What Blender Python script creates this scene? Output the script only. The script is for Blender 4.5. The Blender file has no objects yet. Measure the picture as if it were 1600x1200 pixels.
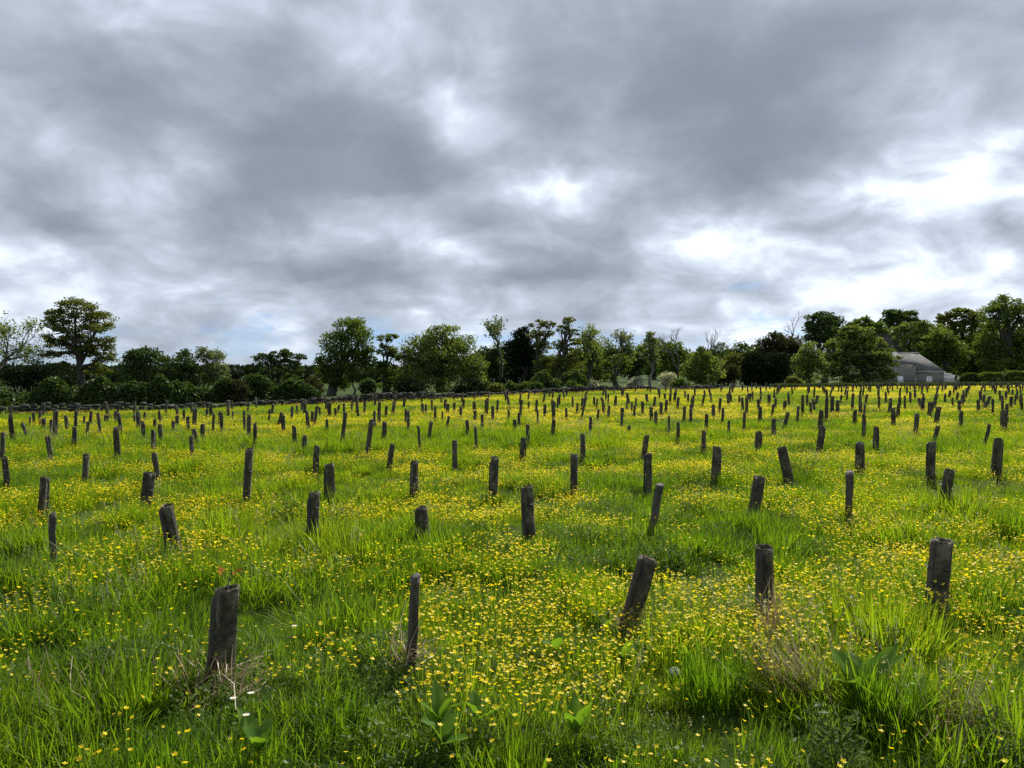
import bpy, math, random
import numpy as np
from mathutils import Vector, Matrix

# ------------------------------------------------------------------ camera, sky, sun, exposure
F, CX, HZ, EYE = 1150.0, 800.0, 598.0, 1.6          # focal length and horizon of the photograph in its 1600x1200 pixels
scn = bpy.context.scene
COL = scn.collection
rng = np.random.default_rng(7)
random.seed(7)

cam_data = bpy.data.cameras.new('camera')
cam = bpy.data.objects.new('camera', cam_data)
COL.objects.link(cam)
cam.location = (0, 0, EYE)
cam.rotation_euler = (math.radians(90) - math.atan((600 - HZ) / F), 0, 0)
cam_data.sensor_width = 36
cam_data.lens = 36 * F / 1600
cam_data.clip_start = 0.05
cam_data.clip_end = 6000
scn.camera = cam

SUN_AZ, SUN_EL = math.radians(27), math.radians(46)   # ahead and to the right
sun_dir = Vector((math.sin(SUN_AZ) * math.cos(SUN_EL), math.cos(SUN_AZ) * math.cos(SUN_EL), math.sin(SUN_EL)))
sun_data = bpy.data.lights.new('sun', 'SUN')
sun_data.energy = 5.0
sun_data.angle = math.radians(1.2)
sun_data.color = (1.0, 0.95, 0.86)
sun = bpy.data.objects.new('sun', sun_data)
COL.objects.link(sun)
sun.rotation_euler = (-sun_dir).to_track_quat('-Z', 'Y').to_euler()
sun.location = (20, 30, 60)

scn.view_settings.view_transform = 'Standard'
scn.view_settings.look = 'None'
scn.view_settings.gamma = 1
scn.view_settings.exposure = 0.55
scn.view_settings.use_curve_mapping = False
scn.render.engine = 'CYCLES'
scn.cycles.max_bounces = 4
scn.cycles.diffuse_bounces = 2
scn.cycles.glossy_bounces = 2
scn.cycles.transmission_bounces = 3
scn.cycles.use_denoising = False
scn.cycles.sample_clamp_indirect = 3.0


def build_world():
    w = bpy.data.worlds.new('World')
    scn.world = w
    w.use_nodes = True
    nt = w.node_tree
    N, L = nt.nodes, nt.links
    N.clear()

    def nd(t, **kw):
        n = N.new(t)
        for k, v in kw.items():
            setattr(n, k, v)
        return n

    def math_(op, a, b=None, c=None, clamp=False):
        n = nd('ShaderNodeMath', operation=op, use_clamp=clamp)
        for i, s in enumerate((a, b, c)):
            if s is None:
                continue
            if hasattr(s, 'is_output'):
                L.new(s, n.inputs[i])
            else:
                n.inputs[i].default_value = s
        return n.outputs[0]
    K = 0.42
    tc = nd('ShaderNodeTexCoord')
    sep = nd('ShaderNodeSeparateXYZ')
    L.new(tc.outputs['Generated'], sep.inputs[0])
    z = math_('MAXIMUM', sep.outputs[2], 0.0)
    den = math_('ADD', z, K)
    cx, cy = math_('DIVIDE', sep.outputs[0], den), math_('DIVIDE', sep.outputs[1], den)
    com = nd('ShaderNodeCombineXYZ')
    L.new(cx, com.inputs[0]); L.new(cy, com.inputs[1]); com.inputs[2].default_value = 1.0
    P = com.outputs[0]

    def noise(scale, detail, rough, off, vec=P, sx=1.0, sy=1.0, dist=0.0, colour=False):
        mp = nd('ShaderNodeMapping')
        mp.inputs['Location'].default_value = off
        mp.inputs['Scale'].default_value = (sx, sy, 1)
        L.new(vec, mp.inputs[0])
        n = nd('ShaderNodeTexNoise')
        n.inputs['Scale'].default_value = scale
        n.inputs['Detail'].default_value = detail
        n.inputs['Roughness'].default_value = rough
        n.inputs['Distortion'].default_value = dist
        L.new(mp.outputs[0], n.inputs['Vector'])
        return n.outputs[1] if colour else n.outputs[0]
    # billow the layout so that no cloud keeps a plain outline
    wn = noise(4.5, 4, 0.55, (3.1, 7.7, 0), colour=True)
    sub = nd('ShaderNodeVectorMath', operation='SUBTRACT'); L.new(wn, sub.inputs[0]); sub.inputs[1].default_value = (0.5, 0.5, 0.5)
    scl = nd('ShaderNodeVectorMath', operation='MULTIPLY'); L.new(sub.outputs[0], scl.inputs[0]); scl.inputs[1].default_value = (0.24, 0.24, 0)
    add = nd('ShaderNodeVectorMath', operation='ADD'); L.new(P, add.inputs[0]); L.new(scl.outputs[0], add.inputs[1])
    PW = add.outputs[0]

    def plane(px, py):
        d = np.array([(px - CX) / F, 1.0, (HZ - py) / F]); d /= np.linalg.norm(d)
        return np.array([d[0], d[1]]) / (max(d[2], 0) + K)
    # thicker (-) and thinner (+) parts of the cloud deck
    blobs = [
        (250, 120, 230, 110, -.25), (440, 200, 240, 130, -.65), (620, 275, 220, 90, -.6), (330, 325, 150, 60, -.4),
        (1000, 150, 260, 180, -.7), (1250, 110, 260, 170, -.45), (1170, 260, 260, 110, -.65),
        (520, 425, 260, 38, -.6), (840, 430, 220, 30, -.4), (60, 335, 160, 50, -.35), (1570, 345, 90, 60, -.5), (720, 335, 120, 50, -.3),
        (715, 150, 110, 120, .5), (315, 255, 110, 60, .55),
        (1530, 255, 210, 90, .55), (1390, 320, 240, 60, .35), (920, 295, 130, 55, .62), (1090, 350, 130, 36, .3),
        (80, 405, 180, 50, .28), (300, 445, 240, 34, .3), (1300, 395, 380, 50, .2), (190, 25, 260, 80, .25), (640, 60, 120, 60, .2),
    ]
    acc = None
    for (px, py, rx, ry, amp) in blobs:
        c = plane(px, py)
        e1 = (plane(px + rx, py) - plane(px - rx, py)) / 2
        e2 = (plane(px, py - ry) - plane(px, py + ry)) / 2
        inv = np.linalg.inv(np.array([e1, e2]).T)
        off = -inv @ c
        cc = nd('ShaderNodeCombineXYZ')
        for r in range(2):
            dn = nd('ShaderNodeVectorMath', operation='DOT_PRODUCT')
            L.new(PW, dn.inputs[0]); dn.inputs[1].default_value = (inv[r, 0] * .72, inv[r, 1] * .72, off[r] * .72)
            L.new(dn.outputs['Value'], cc.inputs[r])
        g = nd('ShaderNodeTexGradient', gradient_type='QUADRATIC_SPHERE')
        L.new(cc.outputs[0], g.inputs[0])
        acc = math_('MULTIPLY_ADD', g.outputs['Factor' if 'Factor' in g.outputs else 'Fac'], amp, acc if acc is not None else 0.0)
    n1 = noise(2.4, 5, 0.52, (0.3, 2.2, 0), PW)
    n2 = noise(5.6, 6, 0.52, (5.3, 1.2, 0), P, dist=0.4)
    lo = nd('ShaderNodeMapRange', interpolation_type='SMOOTHSTEP')
    L.new(z, lo.inputs[0]); lo.inputs[1].default_value = 0.02; lo.inputs[2].default_value = 0.2; lo.inputs[3].default_value = 0.17; lo.inputs[4].default_value = 0.0
    v = math_('MULTIPLY_ADD', n1, 1.25, -0.10)
    v = math_('ADD', v, lo.outputs[0])
    v = math_('MULTIPLY_ADD', acc, 0.78, v)
    # thick cores stay smooth, thin edges break up into lit puffs
    thin = math_('MULTIPLY_ADD', math_('MAXIMUM', v, 0.0), 1.5, 0.22)
    v = math_('MULTIPLY_ADD', math_('SUBTRACT', n2, 0.5), thin, v)
    ramp = nd('ShaderNodeValToRGB')
    ramp.color_ramp.interpolation = 'B_SPLINE'
    els = ramp.color_ramp.elements
    els[0].position, els[0].color = 0.0, (.18, .212, .26, 1)
    els[1].position, els[1].color = 1.0, (.82, .88, .95, 1)
    for p, c in ((.26, (.222, .262, .322)), (.5, (.340, .382, .445)), (.70, (.455, .52, .615)), (.85, (.64, .70, .78))):
        e = els.new(p); e.color = (*c, 1)
    L.new(v, ramp.inputs[0])
    # blue shows where the deck thins out towards the horizon
    sky = nd('ShaderNodeTexSky', sky_type='NISHITA')
    sky.sun_disc = False
    sky.sun_elevation = SUN_EL
    sky.sun_rotation = SUN_AZ
    sky.air_density = 1.0
    sky.dust_density = 0.0
    sky.ozone_density = 3.0
    skyc = nd('ShaderNodeVectorMath', operation='MULTIPLY'); L.new(sky.outputs[0], skyc.inputs[0]); skyc.inputs[1].default_value = (.40, .50, .74)
    lift = nd('ShaderNodeVectorMath', operation='SCALE'); L.new(ramp.outputs[0], lift.inputs[0]); lift.inputs['Scale'].default_value = 9.5
    ng = noise(4.0, 4, 0.6, (9.3, 4.2, 0), PW, sy=1.3)
    hz = nd('ShaderNodeMapRange', interpolation_type='SMOOTHSTEP')
    L.new(z, hz.inputs[0]); hz.inputs[1].default_value = 0.0; hz.inputs[2].default_value = 0.17; hz.inputs[3].default_value = 0.30; hz.inputs[4].default_value = -0.04
    gap = math_('ADD', ng, hz.outputs[0])
    gm = nd('ShaderNodeMapRange', interpolation_type='SMOOTHSTEP')
    L.new(gap, gm.inputs[0]); gm.inputs[1].default_value = 0.65; gm.inputs[2].default_value = 0.88; gm.inputs[3].default_value = 0.0; gm.inputs[4].default_value = 0.75
    mix = nd('ShaderNodeMix', data_type='RGBA')
    L.new(gm.outputs[0], mix.inputs['Factor']); L.new(lift.outputs[0], mix.inputs['A']); L.new(skyc.outputs[0], mix.inputs['B'])
    bg = nd('ShaderNodeBackground')
    bg.inputs['Strength'].default_value = 0.1
    L.new(mix.outputs['Result'], bg.inputs['Color'])
    out = nd('ShaderNodeOutputWorld')
    L.new(bg.outputs[0], out.inputs[0])
    w.cycles.sampling_method = 'MANUAL'
    w.cycles.sample_map_resolution = 512


build_world()

# ------------------------------------------------------------------ helpers


def smooth(a, b, x):
    t = np.clip((np.asarray(x, float) - a) / (b - a), 0, 1)
    return t * t * (3 - 2 * t)


def _hash(ix, iy, seed):
    h = np.sin(ix * 127.1 + iy * 311.7 + seed * 74.7) * 43758.5453
    return h - np.floor(h)


def vnoise(x, y, seed=0):
    x, y = np.asarray(x, float), np.asarray(y, float)
    ix, iy = np.floor(x), np.floor(y)
    fx, fy = x - ix, y - iy
    fx, fy = fx * fx * (3 - 2 * fx), fy * fy * (3 - 2 * fy)
    a, b = _hash(ix, iy, seed), _hash(ix + 1, iy, seed)
    c, d = _hash(ix, iy + 1, seed), _hash(ix + 1, iy + 1, seed)
    return (a * (1 - fx) + b * fx) * (1 - fy) + (c * (1 - fx) + d * fx) * fy


def fbm(x, y, seed=0, octv=4):
    s, a, t = 0, .5, 0
    for o in range(octv):
        s = s + a * vnoise(np.asarray(x) * 2 ** o, np.asarray(y) * 2 ** o, seed + o * 13)
        t += a
        a *= .5
    return s / t


def zg(x, y):
    """height of the ground: flat in front, rising gently to the far right, hills at the end"""
    x, y = np.asarray(x, float), np.asarray(y, float)
    side = smooth(-30, 13, x)
    z = .9 * smooth(15, 60, y) * side + .0055 * np.clip(y - 60, 0, 300) * side + .01 * np.clip(y - 130, 0, 170) * (.25 + .75 * side)
    z = z + .03 * (np.clip(y, 300, 700) - 300) * (1 + .5 * smooth(0, 200, x))
    z = z + .045 * np.cos(2 * np.pi * (y - .31 * x - 4.3) / 3.4 + .5) * (1 - smooth(20, 45, y))
    z = z + (fbm(x / 1.5, y / 1.5, 3) - .5) * .16 * (1 - smooth(25, 60, y)) + (fbm(x / .62 + 9, y / .5, 8, 3) - .5) * .24 * (1 - smooth(18, 45, y))
    return z


def edge_d(px):
    return 51.0 / (1 - .72 * (px - CX) / F)


def edge_y(x):
    return 51.0 + .72 * np.asarray(x, float)


def at(px, py, d):
    return np.array([(px - CX) * d / F, d, EYE + (HZ - py) * d / F])


DD = np.geomspace(2.0, 140, 900)


def on_ground(px, py, hidden=.1):
    """where the line of sight through a pixel meets the field (the lowest 'hidden' metres sit in the grass)"""
    u = (px - CX) / F
    pyd = HZ + F * (EYE - hidden - zg(u * DD, DD)) / DD
    i = int(np.argmax(pyd <= py)) if (pyd <= py).any() else len(DD) - 1
    return u * DD[i], DD[i]


def to_px(x, y, z):
    return CX + F * x / y, HZ - F * (z - EYE) / y


def np_mesh(name, verts, quads=None, tris=None, smooth_shade=False, mats=(), mat_q=None, mat_t=None):
    me = bpy.data.meshes.new(name)
    verts = np.asarray(verts, np.float32)
    nq = 0 if quads is None else len(quads)
    ntr = 0 if tris is None else len(tris)
    me.vertices.add(len(verts))
    me.vertices.foreach_set('co', verts.ravel())
    loops = np.concatenate([np.asarray(a, np.int32).ravel() for a in (quads, tris) if a is not None and len(a)])
    me.loops.add(len(loops))
    me.loops.foreach_set('vertex_index', loops)
    starts = np.concatenate([np.arange(nq) * 4, nq * 4 + np.arange(ntr) * 3]).astype(np.int32)
    me.polygons.add(nq + ntr)
    me.polygons.foreach_set('loop_start', starts)
    me.polygons.foreach_set('loop_total', np.concatenate([np.full(nq, 4), np.full(ntr, 3)]).astype(np.int32))
    for m in mats:
        me.materials.append(m)
    if mat_q is not None or mat_t is not None:
        mq = np.zeros(nq) if mat_q is None else mat_q
        mt = np.zeros(ntr) if mat_t is None else mat_t
        me.polygons.foreach_set('material_index', np.concatenate([mq, mt]).astype(np.int32))
    if smooth_shade:
        me.polygons.foreach_set('use_smooth', np.ones(nq + ntr, bool))
    me.update(calc_edges=True)
    me.validate()
    return me


class MB:
    """collects verts, quads and tris for one mesh"""

    def __init__(self):
        self.v, self.q, self.t, self.mq, self.mt, self.n = [], [], [], [], [], 0

    def add(self, v, q=None, t=None, m=0):
        v = np.asarray(v, float).reshape(-1, 3)
        if q is not None and len(q):
            q = np.asarray(q, int); self.q.append(q + self.n); self.mq.append(np.full(len(q), m))
        if t is not None and len(t):
            t = np.asarray(t, int); self.t.append(t + self.n); self.mt.append(np.full(len(t), m))
        self.v.append(v); self.n += len(v)

    def box(self, lo, hi, m=0, jitter=0.0):
        (a, b, c), (d, e, f) = lo, hi
        v = np.array([[a, b, c], [d, b, c], [d, e, c], [a, e, c], [a, b, f], [d, b, f], [d, e, f], [a, e, f]], float)
        if jitter:
            v += rng.normal(0, jitter, v.shape)
        self.add(v, [[0, 3, 2, 1], [4, 5, 6, 7], [0, 1, 5, 4], [1, 2, 6, 5], [2, 3, 7, 6], [3, 0, 4, 7]], m=m)

    def tube(self, pts, rad, n=6, m=0, cap=True):
        pts = np.asarray(pts, float); k = len(pts)
        rad = np.broadcast_to(np.asarray(rad, float), (k,))
        tan = np.gradient(pts, axis=0)
        tan /= np.linalg.norm(tan, axis=1, keepdims=True) + 1e-9
        ref = np.array([0, 0, 1.0]) if abs(tan[0, 2]) < .9 else np.array([1.0, 0, 0])
        a = np.cross(tan, ref); a /= np.linalg.norm(a, axis=1, keepdims=True) + 1e-9
        b = np.cross(tan, a)
        th = np.arange(n) / n * 2 * np.pi
        v = (pts[:, None] + rad[:, None, None] * (np.cos(th)[None, :, None] * a[:, None] + np.sin(th)[None, :, None] * b[:, None])).reshape(-1, 3)
        i = np.arange(k - 1)[:, None] * n; j = np.arange(n)[None]; j2 = (j + 1) % n
        q = np.stack([i + j, i + j2, i + n + j2, i + n + j], -1).reshape(-1, 4)
        t = None
        if cap:
            v = np.vstack([v, pts[-1:]])
            e = (k - 1) * n
            t = [[e + x, e + (x + 1) % n, k * n] for x in range(n)]
        self.add(v, q, t, m)

    def leaves(self, c, size, aspect=.62, up=0.0, m=0):
        n = len(c)
        if n == 0:
            return
        size = np.broadcast_to(np.asarray(size, float), (n,))[:, None]
        nr = rng.normal(size=(n, 3)); nr[:, 2] = nr[:, 2] + up * np.sign(rng.random(n) + .0) * 1.0
        nr /= np.linalg.norm(nr, axis=1, keepdims=True)
        t = np.cross(nr, rng.normal(size=(n, 3))); t /= np.linalg.norm(t, axis=1, keepdims=True) + 1e-9
        b = np.cross(nr, t)
        v = np.stack([c - t * size, c + b * size * aspect - t * size * .1, c + t * size, c - b * size * aspect - t * size * .1], 1).reshape(-1, 3)
        self.add(v, np.arange(4 * n).reshape(-1, 4), m=m)

    def mesh(self, name, mats, smooth_shade=False):
        cat = lambda a, w: np.concatenate(a) if a else np.zeros((0, w), int)
        return np_mesh(name, np.concatenate(self.v), cat(self.q, 4), cat(self.t, 3), smooth_shade, mats,
                       np.concatenate(self.mq) if self.mq else np.zeros(0), np.concatenate(self.mt) if self.mt else np.zeros(0))


def link(name, data, parent=None, loc=None):
    o = bpy.data.objects.new(name, data)
    COL.objects.link(o)
    if parent is not None:
        o.parent = parent
    if loc is not None:
        o.location = loc
    return o


def tag(o, label=None, cat=None, group=None, kind=None):
    for k, v in (('label', label), ('category', cat), ('group', group), ('kind', kind)):
        if v:
            o[k] = v
    return o


# ------------------------------------------------------------------ materials
def new_mat(name):
    m = bpy.data.materials.new(name)
    m.use_nodes = True
    m.node_tree.nodes.clear()
    return m, m.node_tree.nodes, m.node_tree.links


def leaf_mat(name, cols, trans=.4, gloss=.04, tint=False, patch=3.0, tcol=None, rough=.45):
    """leafy material: diffuse + light coming through, colour varying leaf by leaf"""
    m, N, L = new_mat(name)
    ramp = N.new('ShaderNodeValToRGB')
    els = ramp.color_ramp.elements
    els[0].color = (*cols[0], 1); els[1].color = (*cols[-1], 1)
    for i, c in enumerate(cols[1:-1]):
        e = els.new((i + 1) / (len(cols) - 1)); e.color = (*c, 1)
    geo = N.new('ShaderNodeNewGeometry')
    if tint:
        at_ = N.new('ShaderNodeAttribute'); at_.attribute_type = 'INSTANCER'; at_.attribute_name = 'tint'
        k = N.new('ShaderNodeMath'); k.operation = 'MULTIPLY_ADD'
        L.new(geo.outputs['Random Per Island'], k.inputs[0]); k.inputs[1].default_value = .5; 
        s = N.new('ShaderNodeMath'); s.operation = 'SUBTRACT'; L.new(at_.outputs['Fac'], s.inputs[0]); s.inputs[1].default_value = .25
        L.new(s.outputs[0], k.inputs[2]); L.new(k.outputs[0], ramp.inputs[0])
    else:
        tc = N.new('ShaderNodeTexCoord')
        no = N.new('ShaderNodeTexNoise'); no.inputs['Scale'].default_value = 1 / patch; no.inputs['Detail'].default_value = 3
        L.new(tc.outputs['Object'], no.inputs['Vector'])
        k = N.new('ShaderNodeMath'); k.operation = 'MULTIPLY_ADD'
        L.new(geo.outputs['Random Per Island'], k.inputs[0]); k.inputs[1].default_value = .55
        s = N.new('ShaderNodeMath'); s.operation = 'MULTIPLY_ADD'; L.new(no.outputs[0], s.inputs[0]); s.inputs[1].default_value = 1.3; s.inputs[2].default_value = -.42
        L.new(s.outputs[0], k.inputs[2]); L.new(k.outputs[0], ramp.inputs[0])
    df = N.new('ShaderNodeBsdfDiffuse'); L.new(ramp.outputs[0], df.inputs[0])
    tr = N.new('ShaderNodeBsdfTranslucent')
    mul = N.new('ShaderNodeMix'); mul.data_type = 'RGBA'; mul.blend_type = 'MULTIPLY'; mul.inputs['Factor'].default_value = 1
    L.new(ramp.outputs[0], mul.inputs['A']); mul.inputs['B'].default_value = (*(tcol or (1.7, 1.55, .7)), 1)
    L.new(mul.outputs['Result'], tr.inputs[0])
    mx = N.new('ShaderNodeMixShader'); mx.inputs[0].default_value = trans
    L.new(df.outputs[0], mx.inputs[1]); L.new(tr.outputs[0], mx.inputs[2])
    last = mx
    if gloss:
        gl = N.new('ShaderNodeBsdfGlossy'); gl.inputs['Roughness'].default_value = rough; gl.inputs['Color'].default_value = (.9, .95, .9, 1)
        m2 = N.new('ShaderNodeMixShader'); m2.inputs[0].default_value = gloss
        L.new(mx.outputs[0], m2.inputs[1]); L.new(gl.outputs[0], m2.inputs[2]); last = m2
    out = N.new('ShaderNodeOutputMaterial'); L.new(last.outputs[0], out.inputs[0])
    return m


def rough_mat(name, cols, scale=8.0, rough=.9, bump=.3, detail=8, stretch=(1, 1, 1), contrast=1.0, bscale=None, rand=0.0, coords='Object'):
    m, N, L = new_mat(name)
    tc = N.new('ShaderNodeTexCoord')
    mp = N.new('ShaderNodeMapping'); mp.inputs['Scale'].default_value = stretch
    L.new(tc.outputs[coords], mp.inputs[0])
    oi = N.new('ShaderNodeObjectInfo')
    shift = N.new('ShaderNodeVectorMath'); shift.operation = 'ADD'
    sc = N.new('ShaderNodeMath'); sc.operation = 'MULTIPLY'; L.new(oi.outputs['Random'], sc.inputs[0]); sc.inputs[1].default_value = 37.0
    L.new(mp.outputs[0], shift.inputs[0]); L.new(sc.outputs[0], shift.inputs[1])
    no = N.new('ShaderNodeTexNoise'); no.inputs['Scale'].default_value = scale; no.inputs['Detail'].default_value = detail; no.inputs['Roughness'].default_value = .65
    L.new(shift.outputs[0], no.inputs['Vector'])
    k = N.new('ShaderNodeMath'); k.operation = 'MULTIPLY_ADD'; L.new(no.outputs[0], k.inputs[0]); k.inputs[1].default_value = 2.2 * contrast
    k.inputs[2].default_value = .5 - 1.1 * contrast
    k2 = N.new('ShaderNodeMath'); k2.operation = 'MULTIPLY_ADD'; L.new(oi.outputs['Random'], k2.inputs[0]); k2.inputs[1].default_value = rand
    L.new(k.outputs[0], k2.inputs[2])
    ramp = N.new('ShaderNodeValToRGB'); els = ramp.color_ramp.elements
    els[0].color = (*cols[0], 1); els[1].color = (*cols[-1], 1)
    for i, c in enumerate(cols[1:-1]):
        e = els.new((i + 1) / (len(cols) - 1)); e.color = (*c, 1)
    L.new(k2.outputs[0], ramp.inputs[0])
    b = N.new('ShaderNodeBsdfPrincipled'); b.inputs['Roughness'].default_value = rough
    L.new(ramp.outputs[0], b.inputs['Base Color'])
    if bump:
        nb = N.new('ShaderNodeTexNoise'); nb.inputs['Scale'].default_value = bscale or scale * 4; nb.inputs['Detail'].default_value = 5
        L.new(shift.outputs[0], nb.inputs['Vector'])
        bp = N.new('ShaderNodeBump'); bp.inputs['Strength'].default_value = bump; bp.inputs['Distance'].default_value = .02
        L.new(nb.outputs[0], bp.inputs['Height']); L.new(bp.outputs[0], b.inputs['Normal'])
    out = N.new('ShaderNodeOutputMaterial'); L.new(b.outputs[0], out.inputs[0])
    return m


M = {}
M['grass'] = leaf_mat('grass_blades', [(.045, .095, .011), (.088, .162, .013), (.138, .212, .015), (.185, .230, .018)], trans=.55, gloss=.010, tint=True, tcol=(1.78, 1.72, .48))
M['forb'] = leaf_mat('meadow_leaves', [(.035, .075, .014), (.065, .120, .016), (.105, .155, .02)], trans=.45, gloss=.012, tint=True, tcol=(2.0, 1.7, .6))
M['seed'] = leaf_mat('grass_seed_heads', [(.16, .19, .07), (.26, .27, .13), (.34, .33, .19)], trans=.4, gloss=.03, tint=True, tcol=(1.2, 1.15, .9))
M['straw'] = leaf_mat('dry_straw', [(.17, .11, .06), (.32, .23, .13), (.48, .40, .27)], trans=.25, gloss=.04, tint=True, tcol=(1.1, 1, .8))
M['petal'] = leaf_mat('buttercup_petals', [(.80, .58, .006), (.86, .66, .008), (.92, .74, .02)], trans=.5, gloss=.02, tint=True, tcol=(1.15, 1.15, .8), rough=.4)
M['white_petal'] = leaf_mat('white_petals', [(.7, .7, .66), (.8, .8, .78)], trans=.3, gloss=.03)
M['dock'] = leaf_mat('dock_leaf', [(.045, .11, .012), (.08, .17, .015), (.13, .21, .02)], trans=.5, gloss=.012, patch=.12, rough=.6)
M['weed'] = leaf_mat('greygreen_weed_leaf', [(.045, .08, .025), (.075, .12, .036), (.115, .16, .05)], trans=.35, gloss=.01, patch=.2)
M['red_leaf'] = leaf_mat('young_red_leaf', [(.16, .06, .02), (.25, .12, .03), (.30, .17, .05)], trans=.4, gloss=0, patch=.1)
M['leaf_dark'] = leaf_mat('leaf_dark', [(.017, .034, .010), (.033, .062, .014), (.062, .098, .020)], trans=.45, gloss=.015)
M['leaf_mid'] = leaf_mat('leaf_mid', [(.032, .058, .012), (.062, .105, .016), (.108, .152, .026)], trans=.5, gloss=.015)
M['leaf_light'] = leaf_mat('leaf_light', [(.050, .080, .020), (.092, .135, .030), (.145, .190, .048)], trans=.5, gloss=.015)
M['leaf_olive'] = leaf_mat('leaf_olive', [(.038, .052, .011), (.074, .095, .017), (.122, .142, .032)], trans=.5, gloss=.015)
M['leaf_pale'] = leaf_mat('leaf_pale', [(.06, .085, .035), (.10, .135, .055), (.16, .19, .09)], trans=.4, gloss=.015)
M['leaf_brown'] = leaf_mat('leaf_brown', [(.020, .026, .012), (.038, .042, .017), (.066, .064, .026)], trans=.3, gloss=.006)
M['leaf_yew'] = leaf_mat('leaf_yew', [(.006, .010, .005), (.012, .021, .008), (.020, .034, .012)], trans=.15, gloss=.005)
M['blossom'] = leaf_mat('hawthorn_blossom', [(.07, .10, .05), (.34, .36, .30), (.62, .62, .58)], trans=.35, gloss=.02, patch=.7)
M['bark'] = rough_mat('bark', [(.018, .016, .013), (.045, .04, .032), (.075, .07, .055)], 5, .95, .5, stretch=(1, 1, .35))
M['pale_bark'] = rough_mat('pale_bark', [(.07, .07, .06), (.13, .125, .11), (.21, .20, .18)], 5, .9, .4, stretch=(1, 1, .35))
M['sleeve'] = rough_mat('weathered_sleeve', [(.011, .010, .008), (.030, .027, .019), (.060, .056, .028), (.14, .13, .09)], 11, .9, .8, stretch=(1, 1, .5), contrast=1.45, bscale=90, rand=.22)
M['stake'] = rough_mat('stake_timber', [(.014, .013, .010), (.036, .032, .024), (.085, .076, .058)], 18, .85, .6, stretch=(1, 1, .12), rand=.2)
M['tie'] = rough_mat('tie_plastic', [(.012, .012, .012), (.03, .03, .03)], 20, .5, 0)
M['stone'] = rough_mat('field_stone', [(.015, .016, .012), (.03, .03, .023), (.06, .058, .048)], 2.5, .95, .6, contrast=1.2)
M['pebble'] = rough_mat('pale_stone', [(.42, .42, .36), (.58, .58, .52), (.68, .68, .62)], 20, .8, .3)
M['house_stone'] = rough_mat('house_stone', [(.13, .12, .10), (.20, .185, .16), (.28, .26, .23)], 1.8, .95, .5)
M['render'] = rough_mat('white_render', [(.52, .51, .48), (.66, .65, .62)], 1.2, .9, .1)
M['slate'] = rough_mat('roof_slate', [(.055, .055, .056), (.10, .10, .10), (.17, .167, .16)], 1.7, .95, .5, stretch=(1, 1.5, 1.5), contrast=1.2)
M['ridge'] = rough_mat('ridge_lead', [(.42, .42, .42), (.62, .62, .61)], 3, .6, .1)
M['board'] = rough_mat('painted_board', [(.60, .60, .58), (.74, .74, .72)], 2, .7, .1, stretch=(6, 1, .3))
M['chimney'] = rough_mat('chimney_stone', [(.035, .03, .026), (.075, .065, .055)], 3, .95, .5)
M['rust'] = rough_mat('dark_iron', [(.02, .018, .016), (.045, .035, .03)], 6, .7, .1)


def ground_material():
    m, N, L = new_mat('meadow_ground')
    geo = N.new('ShaderNodeNewGeometry')
    n1 = N.new('ShaderNodeTexNoise'); n1.inputs['Scale'].default_value = .045; n1.inputs['Detail'].default_value = 7
    n2 = N.new('ShaderNodeTexNoise'); n2.inputs['Scale'].default_value = 2.2; n2.inputs['Detail'].default_value = 8; n2.inputs['Roughness'].default_value = .7
    for n in (n1, n2):
        L.new(geo.outputs['Position'], n.inputs['Vector'])
    r1 = N.new('ShaderNodeValToRGB'); e = r1.color_ramp.elements
    e[0].position, e[0].color = .35, (.030, .060, .008, 1); e[1].position, e[1].color = .68, (.075, .115, .016, 1)
    r2 = N.new('ShaderNodeValToRGB'); e = r2.color_ramp.elements
    e[0].position, e[0].color = .35, (.22, .26, .16, 1); e[1].position, e[1].color = .7, (1.0, 1.0, .9, 1)
    L.new(n1.outputs[0], r1.inputs[0]); L.new(n2.outputs[0], r2.inputs[0])
    mx = N.new('ShaderNodeMix'); mx.data_type = 'RGBA'; mx.blend_type = 'MULTIPLY'; mx.inputs['Factor'].default_value = 1
    L.new(r1.outputs[0], mx.inputs['A']); L.new(r2.outputs[0], mx.inputs['B'])
    b = N.new('ShaderNodeBsdfPrincipled'); b.inputs['Roughness'].default_value = 1.0; b.inputs['Specular IOR Level'].default_value = .1
    L.new(mx.outputs['Result'], b.inputs['Base Color'])
    bp = N.new('ShaderNodeBump'); bp.inputs['Strength'].default_value = .6; bp.inputs['Distance'].default_value = .1
    L.new(n2.outputs[0], bp.inputs['Height']); L.new(bp.outputs[0], b.inputs['Normal'])
    o = N.new('ShaderNodeOutputMaterial'); L.new(b.outputs[0], o.inputs[0])
    return m


M['ground'] = ground_material()

# ------------------------------------------------------------------ the ground


def build_ground():
    ys = np.concatenate([[-60, -30, -15, -6], np.arange(-2, 30, .35), np.arange(30, 70, 1.0), np.geomspace(70, 2500, 70)])
    xs = np.concatenate([-np.geomspace(2500, 42, 40), np.arange(-40, -18, 1.4), np.arange(-18, 18.01, .4), np.arange(20, 41, 1.4), np.geomspace(42, 2500, 40)])
    X, Y = np.meshgrid(xs, ys)
    Z = zg(X, Y)
    nx, ny = len(xs), len(ys)
    i = np.arange(ny - 1)[:, None] * nx; j = np.arange(nx - 1)[None]
    q = np.stack([i + j, i + j + 1, i + nx + j + 1, i + nx + j], -1).reshape(-1, 4)
    me = np_mesh('ground', np.stack([X, Y, Z], -1).reshape(-1, 3), q, None, True, [M['ground']])
    tag(link('ground', me), 'grassy meadow ground running back to low hills', None, None, 'structure')


build_ground()

# ------------------------------------------------------------------ scattering of uncountable plants


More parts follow.
